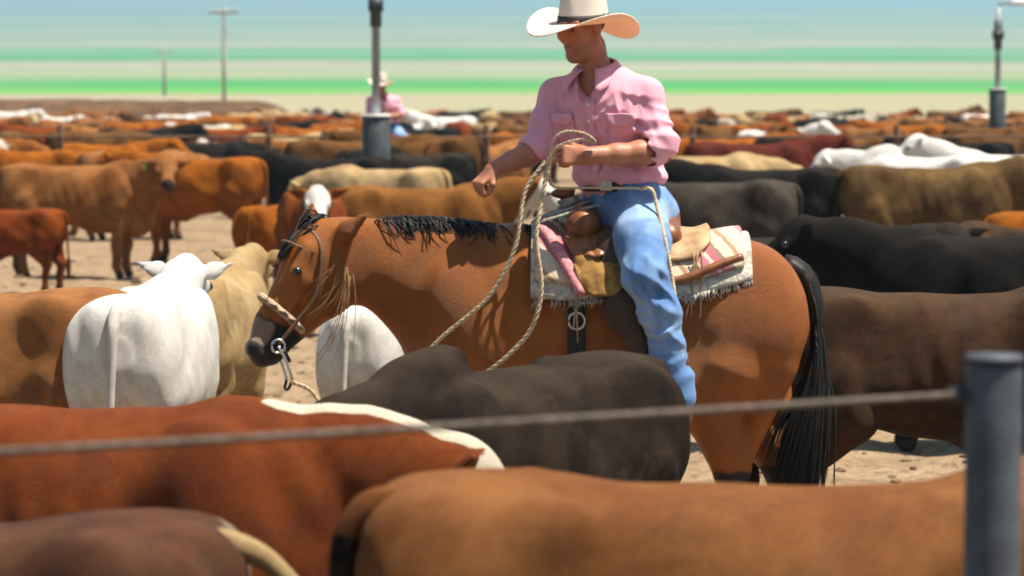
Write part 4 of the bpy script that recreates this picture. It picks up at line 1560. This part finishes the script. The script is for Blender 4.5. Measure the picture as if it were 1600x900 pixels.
def mat_ground():
    m, nt, b = nodes_of('feedlot_ground_and_fields')
    geo = N(nt, 'ShaderNodeNewGeometry')
    sx = N(nt, 'ShaderNodeSeparateXYZ')
    nt.links.new(geo.outputs['Position'], sx.inputs[0])
    pos = geo.outputs['Position']
    # pen: trodden dry manure and dust
    n1, n2, n3 = noise(nt, pos, 1.3, 4, .6), noise(nt, pos, 9, 5, .7), noise(nt, pos, 38, 3, .6)
    pen = mix(nt, ramp(nt, n1, .3, .7), (.30, .215, .135), (.23, .155, .095))
    pen = mix(nt, math_(nt, 'MULTIPLY', ramp(nt, n2, .45, .66), .85), pen, (.12, .08, .048))
    pen = mix(nt, math_(nt, 'MULTIPLY', ramp(nt, n3, .5, .75), .4), pen, (.36, .27, .18))
    # fields: strips across the valley by distance, wavering slowly along their length
    lg = math_(nt, 'LOGARITHM', sx.outputs[1], 10.0)
    mp = N(nt, 'ShaderNodeMapping')
    mp.inputs['Scale'].default_value = (.0022, .0009, 0)
    nt.links.new(pos, mp.inputs['Vector'])
    wob = math_(nt, 'MULTIPLY', math_(nt, 'SUBTRACT', noise(nt, mp.outputs[0], 1.0, 4, .7), .5), .16)
    lgw = math_(nt, 'ADD', lg, wob)
    l0, l1 = math.log10(140), math.log10(7000)
    fac = math_(nt, 'DIVIDE', math_(nt, 'SUBTRACT', lgw, l0), l1 - l0)
    cr = N(nt, 'ShaderNodeValToRGB')
    cr.color_ramp.interpolation = 'CONSTANT'
    G1, G2, G3 = (.085, .28, .045), (.045, .23, .06), (.045, .20, .06)
    T1, T2, T3 = (.28, .25, .165), (.25, .23, .155), (.20, .22, .13)
    rs = np.random.default_rng(12)
    strips = [(200, T1), (151, T2), (148, G1), (140, G2), (127, T3), (124, (.14, .25, .09)), (120, T1), (116, (.15, .25, .11)), (112, (.33, .27, .21)), (107, T3), (102, T1), (97, G3), (90, (.09, .23, .10)), (84, G2), (80, T2),
              (77, (.17, .22, .13)), (73, (.31, .28, .22)), (69, T3), (65, (.18, .22, .13)), (61, T2), (57, (.14, .21, .11)), (53, (.27, .27, .19)), (48, (.15, .21, .13)), (44, T3), (39, (.13, .21, .12)), (34, (.24, .25, .18)), (29, (.12, .19, .12)), (23, (.2, .22, .16)), (17, (.12, .17, .12)), (11, (.17, .2, .15))]
    el = cr.color_ramp.elements
    for i, (v, c) in enumerate(strips):
        p = min(1, max(0, (math.log10(max(140, d_of_v(v))) - l0) / (l1 - l0)))
        e = el[i] if i < 2 else el.new(p)
        e.position = p
        e.color = (*c, 1)
    nt.links.new(fac, cr.inputs[0])
    mp2 = N(nt, 'ShaderNodeMapping')
    mp2.inputs['Scale'].default_value = (.01, .004, 0)
    nt.links.new(pos, mp2.inputs['Vector'])
    fld = mix(nt, math_(nt, 'MULTIPLY', ramp(nt, noise(nt, mp2.outputs[0], 1.0, 5, .65), .4, .75), .55), cr.outputs[0], (.21, .235, .13))
    isf = ramp(nt, sx.outputs[1], 128, 165)
    c = mix(nt, isf, pen, fld)
    nt.links.new(c, b.inputs['Base Color'])
    b.inputs['Roughness'].default_value = .95
    b.inputs['Specular IOR Level'].default_value = .1
    bump(nt, b, math_(nt, 'ADD', n2, math_(nt, 'MULTIPLY', n3, .5)), .03, .8)
    return m


ground = link('ground', mb.mesh('ground'), mat_ground())
ground['kind'] = 'structure'

# clods of dry dung on the trodden pen floor
mb = MB()
rr = np.random.default_rng(21)
base = ball((0, 0, 0), 1, 7, 5)
bv, bq = np.vstack(base.v), np.vstack(base.q)
for i in range(1500):
    y = 9 + 31 * rr.uniform() ** 1.5
    x = rr.uniform(-1, 1) * (.19 * y + .5)
    r = rr.uniform(.008, .026) * (1 + .02 * y)
    a = rr.uniform(0, 6.28)
    V = bv * (1 + .35 * rr.normal(size=(len(bv), 1)).clip(-1, 1)) * (r * rr.uniform(.8, 1.6), r * rr.uniform(.8, 1.4), r * .4)
    V = np.stack([V[:, 0] * math.cos(a) - V[:, 1] * math.sin(a), V[:, 0] * math.sin(a) + V[:, 1] * math.cos(a), V[:, 2]], 1)
    mb.add(V + (x, y, float(ground_z(np.array(x), np.array(y))) + r * .2), bq)
clods = link('dirt', mb.mesh('dirt_clods'), mat_plain('dry_dung', (.16, .105, .062), .95, .1, .4, 30))
clods['kind'] = 'stuff'
clods['label'] = 'dry dung clods strewn over the pen floor'

# earth bank closing the pens on one side
mb = MB()
xs = np.linspace(-60, px(505, 138), 120)
G = np.zeros((len(xs), 9, 3))
for i, x in enumerate(xs):
    end = float(sm(np.array(px(505, 138) - x), 0, 3.0))
    h = (1.72 + .10 * vnoise(np.array(x / 5.3), np.array(0.), 8) + .06 * vnoise(np.array(x / .7), np.array(3.), 9)) * (.35 + .65 * end)
    for j, (dy, k) in enumerate(((-5, -.05), (-3.6, .25), (-2.4, .62), (-1.4, .93), (-.5, 1.0), (.8, 1.0), (2, .7), (4, .3), (6, -.2))):
        G[i, j] = (x, 138 + dy + .5 * vnoise(np.array(x / 1.9), np.array(j * 1.), 10), h * k)
mb.grid(G)
bank = link('earth_bank', mb.mesh('earth_bank'), mat_plain('brown_earth', (.11, .062, .034), .95, .1, .35, 1.2))
bank['kind'] = 'structure'

# ------------------------------------------------------------------ fences and poles
M_GALV = mat_plain('weathered_galvanised_steel', (.075, .085, .105), .6, .4, .4, 14, .002, .1)
M_CABLE = mat_plain('steel_cable', (.115, .09, .072), .8, .2, .35, 60, .002, .0)
M_POLE = mat_plain('grey_pole_paint', (.30, .33, .36), .5, .4, .25, 6)
M_DARKSTEEL = mat_plain('dark_pipe', (.045, .055, .06), .55, .4, .35, 8, .002)
M_RUSTPIPE = mat_plain('rusty_pipe', (.14, .075, .045), .7, .3, .35, 12, .002)
M_WOODPOLE = mat_plain('grey_wood_pole', (.36, .33, .30), .9, .1, .3, 8, .004, stretch=(1, 1, .1))  # wood tone lightened: the paleness of distance haze is put into the colour
M_LAMP = mat_plain('white_lamp_housing', (.78, .78, .76), .4, .4, .1)


def cyl_post(P0, h, r, cap=True):
    mb = MB()
    P = [(0, 0, 0), (0, 0, h * .5), (0, 0, h - .012), (0, 0, h)] if cap else [(0, 0, 0), (0, 0, h)]
    mb.tube(P, [r, r, r, r * .93] if cap else [r, r], 24)
    return mb


# near fence: one pipe post and the cables that run into it
fd, fu = 4.95, 1556
fx, fz = px(fu, fd), pz(566, fd)
nf = empty('cable_fence', (fx, fd, 0))
link('post', cyl_post(None, fz, .0465).mesh('near_post'), M_GALV, nf)
mb = MB()
mb.tube([(0, 0, fz), (0, 0, fz + .012)], [.050, .046], 24)
link('post_cap', mb.mesh('post_cap'), M_GALV, nf)
lx, ly = px(-40, 4.30), 4.30
zc = pz(617, fd)
ext = 3.0
for dz, nm in ((0, 'cable'), (-.42, 'cable'), (-.80, 'cable')):
    mb = MB()
    a, b_ = np.array((-.045, -.0, zc + dz)), np.array((lx - fx, ly - fd, pz(690, 4.30) + dz))
    far = a + (b_ - a) * ext
    Q = [a + (far - a) * s + (0, 0, -.03 * math.sin(s * math.pi) + .024 * s) for s in np.linspace(0, 1, 24)]
    mb.tube(Q, [.0062], 8)
    if dz == 0:
        link(nm, mb.mesh('cable'), M_CABLE, nf)
mb = MB()
mb.tube([(-.075, 0, zc), (-.04, 0, zc)], [.013, .013], 10)
link('cable_clamp', mb.mesh('cable_clamp'), M_DARKSTEEL, nf)
tag(nf, 'close steel pipe post with a taut cable across the cattle', 'fence')

# pen fence across the middle distance
FD = 46.0
pf = empty('pen_fence', (0, FD, 0))
topz = pz(212, FD)
post_m = cyl_post(None, topz + .16, .045).mesh('pen_post')
for u in (-230, 95, 420, 760, 1082, 1400, 1730):
    link('post', post_m, M_RUSTPIPE, pf, (px(u, FD), 0, 0))
for k in range(4):
    mb = MB()
    mb.tube([(px(-500, FD), -.06, topz - .33 * k), (0, -.06, topz - .33 * k - .02), (px(2100, FD), -.06, topz - .33 * k)], [.022 if k == 0 else .012], 6, 30)
    link('rail' if k == 0 else 'cable', mb.mesh('pen_rail'), M_RUSTPIPE if k == 0 else M_CABLE, pf)
tag(pf, 'rusty pipe and cable fence crossing the pens behind the brown cattle', 'fence')


def lamp_pole(u, d, base_r, base_v, pole_r, top, label, lamp_v=None, arm=1, bracket=None, mats=(M_DARKSTEEL, M_POLE)):
    o = empty('lamp_pole', (px(u, d), d, 0))
    hb = pz(base_v, d)
    link('base_pipe', cyl_post(None, hb, base_r).mesh('base_pipe'), mats[0], o)
    mb = MB()
    mb.tube([(0, 0, hb), (0, 0, hb + .03)], [base_r * 1.08, base_r * 1.04], 24)
    link('base_cap', mb.mesh('base_cap'), M_LAMP, o)
    mb = MB()
    mb.tube([(0, 0, hb), (0, 0, top)], [pole_r, pole_r * .8], 14)
    link('pole', mb.mesh('pole'), mats[1], o)
    lz = top if lamp_v is None else pz(lamp_v, d)
    mb = MB()
    mb.tube([(0, 0, lz - .05), (arm * .25, 0, lz), (arm * .5, 0, lz + .02)], [pole_r * .5], 8, 10)
    link('arm', mb.mesh('arm'), mats[1], o)
    mb = MB()
    G = []
    for i in range(16):
        a = i / 16 * 6.2832
        G.append([(arm * .55 + math.cos(a) * r, math.sin(a) * r * .6, lz + z) for r, z in ((0.001, .12), (.12, .11), (.30, .02), (.36, -.06), (.30, -.07), (.001, -.05))])
    mb.grid(np.array(G), True)
    link('lamp_head', mb.mesh('lamp_head'), M_LAMP, o)
    if bracket:
        mb = MB()
        mb.box((0, 0, pz(bracket, d)), (pole_r * 3.4, pole_r * 3, .18))
        mb.tube([(0, 0, pz(bracket, d) - .3), (0, 0, pz(bracket, d) + .3)], [pole_r * 1.35], 12)
        link('bracket', mb.mesh('bracket'), mats[0], o)
    tag(o, label, 'pole')
    return o


lamp_pole(588, 41.0, .19, 182, .058, 6.2, 'slim grey pole on a thick pipe base beside the far rider', bracket=8)
lamp_pole(1557, 62.0, .17, 140, .062, pz(12, 62), 'dark lamp pole with white lamp head above the white cattle', lamp_v=4, bracket=55)


def utility_pole(u, d, v_top, r, label, cross=True):
    o = empty('utility_pole', (px(u, d), d, 0))
    z0 = float(ground_z(np.array(px(u, d)), np.array(d)))
    h = pz(v_top, d)
    mb = MB()
    mb.tube([(0, 0, z0 - .3), (0, 0, h)], [r, r * .7], 10)
    link('shaft', mb.mesh('shaft'), M_WOODPOLE, o)
    if cross:
        mb = MB()
        mb.box((0, -r, h - .35), (1.9, .12, .14))
        ca = link('crossarm', mb.mesh('crossarm', False), M_WOODPOLE, o)
        for x in (-.8, -.3, .3, .8):
            mb = MB()
            mb.tube([(x, -r, h - .28), (x, -r, h - .1)], [.045, .035], 8)
            link('insulator', mb.mesh('insulator'), M_LAMP, ca)
    tag(o, label, 'pole')


utility_pole(351, 190, 12, .14, 'tall wooden utility pole with crossarm at the edge of the fields')
utility_pole(258, 330, 76, .20, 'shorter far utility pole standing against the pale fields', True)

# ------------------------------------------------------------------ the cattle
# foreground
cow(1222, 746, 6.0, 3, 'level', 'tanblack', 'tan-brown cow nearest the camera with a black tail, filling the bottom edge')
cow(110, 628, 8.3, -7, 'reach', 'rust', 'rust-red cow with white crest and face standing behind the near cable')
cow(-200, 815, 6.2, 183, 'level', 'palepatch', 'dark brown cow low in the corner with a pale swinging tail', tail_mat=COATS['cream'])
corner = bpy.context.scene.collection.objects[-1]
while corner.parent:
    corner = corner.parent
mb = MB()
mb.tube([(-.74, 0, 1.215), (-.80, 0, 1.20), (-.86, 0, 1.17), (-.93, .0, 1.10), (-1.0, 0, 1.02), (-1.06, 0, .93)], [.034, .032, .026, .020, .017, .015], 8, 26)
for i in range(60):
    q = rr.normal(0, .012, 3)
    mb.tube([np.array((-1.03, 0, .97)) + q, np.array((-1.10, 0, .87)) + 1.6 * q, np.array((-1.14, 0, .74)) + 2.0 * q], [.005, .005, .0015], 4, 6)
swing = mb.mesh('swinging_tail')
set_mask(swing, np.zeros((len(swing.vertices), 4)))
for ch in corner.children:
    if ch.name.startswith('tail'):
        ch.data = swing
        swing.materials.append(COATS['cream'])
        ch.material_slots[0].link = 'DATA'
# in front of the horse
cow(790, 570, 10.1, 229, 'humplow', 'dustyblack', 'dusty black humped cow standing in front of the horse and rider\'s boot')
# left of the horse
cow(228, 452, 13.2, 87, 'level', 'white', 'big white cow seen from behind, beside the bay horse\'s nose', wide=.86)
cow(322, 424, 15.4, 82, 'level', 'cream', 'cream cow facing away beyond the big white cow\'s rump', wide=.85)
cow(-70, 452, 12.9, 172, 'level', 'tan', 'pale tan cow cut off by the picture edge beside the big white cow')
cow(15, 326, 31.0, 174, 'low', 'red', 'small dark red calf with a green ear tag by the picture edge', tagc='green')
cow(628, 466, 14.2, 72, 'level', 'white', 'white cow half hidden under the bay horse\'s neck', wide=.75)
cow(118, 256, 34.0, 2, 'turned', 'gold', 'golden brown cow turning its head to look out, green ear tag', tagc='green')
cow(312, 246, 37.0, 164, 'level', 'orange', 'orange-brown cow standing rump-out behind the golden brown cow')
cow(50, 234, 44.0, 186, 'level', 'orange', 'orange cow behind the golden brown cow at the picture edge')
cow(215, 237, 43.0, 8, 'low', 'tan', 'tan cow wedged between the two orange cows')
cow(488, 300, 26.5, -84, 'level', 'redface', 'white-faced red cow looking out just above the horse\'s poll')
cow(520, 246, 40.0, 176, 'level', 'black', 'black cow at the foot of the slim grey pole')
cow(655, 240, 43.5, 184, 'hump', 'greyblack', 'grey-black cow just behind the cream cow near the pole')
cow(600, 262, 34.0, 152, 'low', 'cream', 'cream cow standing beyond the horse\'s mane')
cow(655, 291, 28.0, 3, 'level', 'brownface', 'brown cow with a white face just beyond the saddle horn')
cow(745, 226, 47.5, 20, 'high', 'tan', 'tan cow behind the rider\'s outstretched hand')
cow(545, 218, 45.0, 8, 'hump', 'brown', 'brown humped cow beside the slim grey pole\'s thick base')
cow(428, 320, 30.0, 72, 'low', 'orange', 'orange cow facing away just beyond the bay horse\'s forehead')
cow(655, 214, 45.2, 172, 'level', 'brown', 'brown cow hiding the far rider\'s legs')
# right of the horse
cow(1475, 452, 13.2, 2, 'level', 'dusky', 'dark brown cow close behind the bay horse\'s tail')
cow(1560, 364, 17.6, 177, 'level', 'black', 'black cow directly above the dark brown cow\'s back')
cow(1235, 366, 18.9, 6, 'turned', 'greyblack', 'grey-black cow with a green ear tag behind the horse\'s rump', tagc='green')
cow(1446, 259, 30.5, 4, 'level', 'umber', 'big dusty umber cow in front of the two white cows')
cow(1195, 262, 31.0, 174, 'level', 'black', 'black cow between the umber cow and the dark grey cow')
cow(1098, 282, 27.0, 178, 'low', 'grey', 'dark grey patchy cow right behind the rider\'s back')
cow(1092, 242, 36.0, 6, 'low', 'cream', 'cream cow behind the rider\'s elbow')
cow(1175, 222, 41.0, 12, 'level', 'maroon', 'maroon cow beyond the cream cow near the rider\'s elbow')
cow(1330, 226, 42.0, 174, 'level', 'greyblack', 'grey-black cow just this side of the rusty fence post')
cow(1440, 243, 35.5, 152, 'hump', 'white', 'white humped cow behind the umber cow, nearer the fence post')
cow(1585, 240, 36.5, 168, 'high', 'white', 'white cow with raised head behind the umber cow')
cow(1690, 332, 23.5, 4, 'level', 'orange', 'orange cow between the black cow and the umber cow')
cow(1430, 352, 21.5, 8, 'low', 'dusky', 'dark brown cow half hidden behind two black cows')

# the far pens: cattle packed in rows
COATNAME = dict(white='white', cream='cream', tan='tan', gold='golden', orange='orange', red='dark red', brown='brown', black='black', redpied='red and white', pied='black and white')
ORD = ['first', 'second', 'third', 'fourth', 'fifth', 'sixth', 'seventh', 'eighth', 'ninth', 'tenth', 'eleventh', 'twelfth', 'thirteenth', 'fourteenth', 'fifteenth', 'sixteenth']
ROWS = ['in the pen just beyond the rusty fence', 'in the middle rows of the far pens', 'in the farthest rows under the fields']
wts = dict(white=.8, cream=1.3, tan=1.3, gold=1.3, orange=1.5, red=1.1, brown=1.8, black=1.7, redpied=.7, pied=.5)
rr = np.random.default_rng(33)
keys = list(wts)
pw = np.array([wts[k] for k in keys])
pw = pw / pw.sum()
last = None
far_list = []
for d in (50, 56, 63, 71, 80, 90, 101, 113, 124):
    u = -60 + rr.uniform(0, 60)
    while u < 1660:
        dd = d + rr.uniform(-2.2, 2.2) * d / 80
        k = keys[rr.choice(len(keys), p=pw)]
        if k == last:
            k = keys[rr.choice(len(keys), p=pw)]
        last = k
        if k == 'white' and d < 75 and u > 1250:
            k = 'brown'
        yaw = rr.choice([0, 180, 90, -90, 30, 150], p=[.32, .32, .1, .1, .08, .08]) + rr.normal(0, 12)
        pose = ['level', 'low', 'turned', 'hump', 'high'][rr.choice(5, p=[.32, .26, .16, .14, .12])]
        size = rr.uniform(.93, 1.1)
        if not (545 < u < 665 and d < 60) and not (885 < u < 1005):
            far_list.append((u, dd, yaw, pose, k, size, 0 if d < 60 else 1 if d < 95 else 2))
        step = 1.9 if abs(math.cos(R(yaw))) > .7 else 1.1
        u += step * rr.uniform(.85, 1.35) * FPX / dd
count = {}
for u, dd, yaw, pose, k, size, row in sorted(far_list):
    i = count.get((k, row), 0)
    count[k, row] = i + 1
    cow(u, 0, dd, yaw, pose, k, '%s %s cow from the left %s' % (ORD[min(i, 15)], COATNAME[k], ROWS[row]), 'cattle packed in the far pens', detail=False, sc=size)

# ------------------------------------------------------------------ second rider among the far cattle
def copy_tree(src, loc, rotz, label, cat, s=1.0, skip=()):
    r = src.copy()
    COL.objects.link(r)
    r.location, r.rotation_euler = loc, (0, 0, rotz)
    r['label'], r['category'] = label, cat
    for ch in list(src.children):
        if ch.name.split('.')[0] in skip:
            continue
        c = ch.copy()
        COL.objects.link(c)
        c.parent = r
        for g in list(ch.children):
            e = g.copy()
            COL.objects.link(e)
            e.parent = c
    return r


d2, a2 = 47.0, R(38)
x2 = px(600, d2)
ca, sa = math.cos(a2), math.sin(a2)
base2 = Vector((x2, d2, -.10))
copy_tree(horse, base2, a2, 'brown horse of the far rider, mostly hidden by the cattle round it', 'horse')
copy_tree(rider, base2 + Vector((RO[0] * ca - RO[1] * sa, RO[0] * sa + RO[1] * ca, RO[2])), a2, 'far rider in pale pink shirt and light hat beside the slim grey pole', 'person')
copy_tree(saddle, base2, a2, 'saddle under the far rider beside the slim grey pole', 'saddle')

# ------------------------------------------------------------------ haze over the valley
mb = MB()
mb.box((0, 7150, 209.5), (26000, 14900, 421.2))
hz = bpy.data.materials.new('valley_haze')
hz.use_nodes = True
hn = hz.node_tree
hn.nodes.remove(hn.nodes['Principled BSDF'])
pv = hn.nodes.new('ShaderNodeVolumePrincipled')
pv.inputs['Color'].default_value = (.46, .83, 1.0, 1)
pv.inputs['Density'].default_value = .00034
pv.inputs['Anisotropy'].default_value = .2
hn.links.new(pv.outputs[0], hn.nodes['Material Output'].inputs['Volume'])
haze = link('haze', mb.mesh('haze', False), hz)
haze['kind'] = 'stuff'
haze['label'] = 'pale blue heat haze lying over the valley'
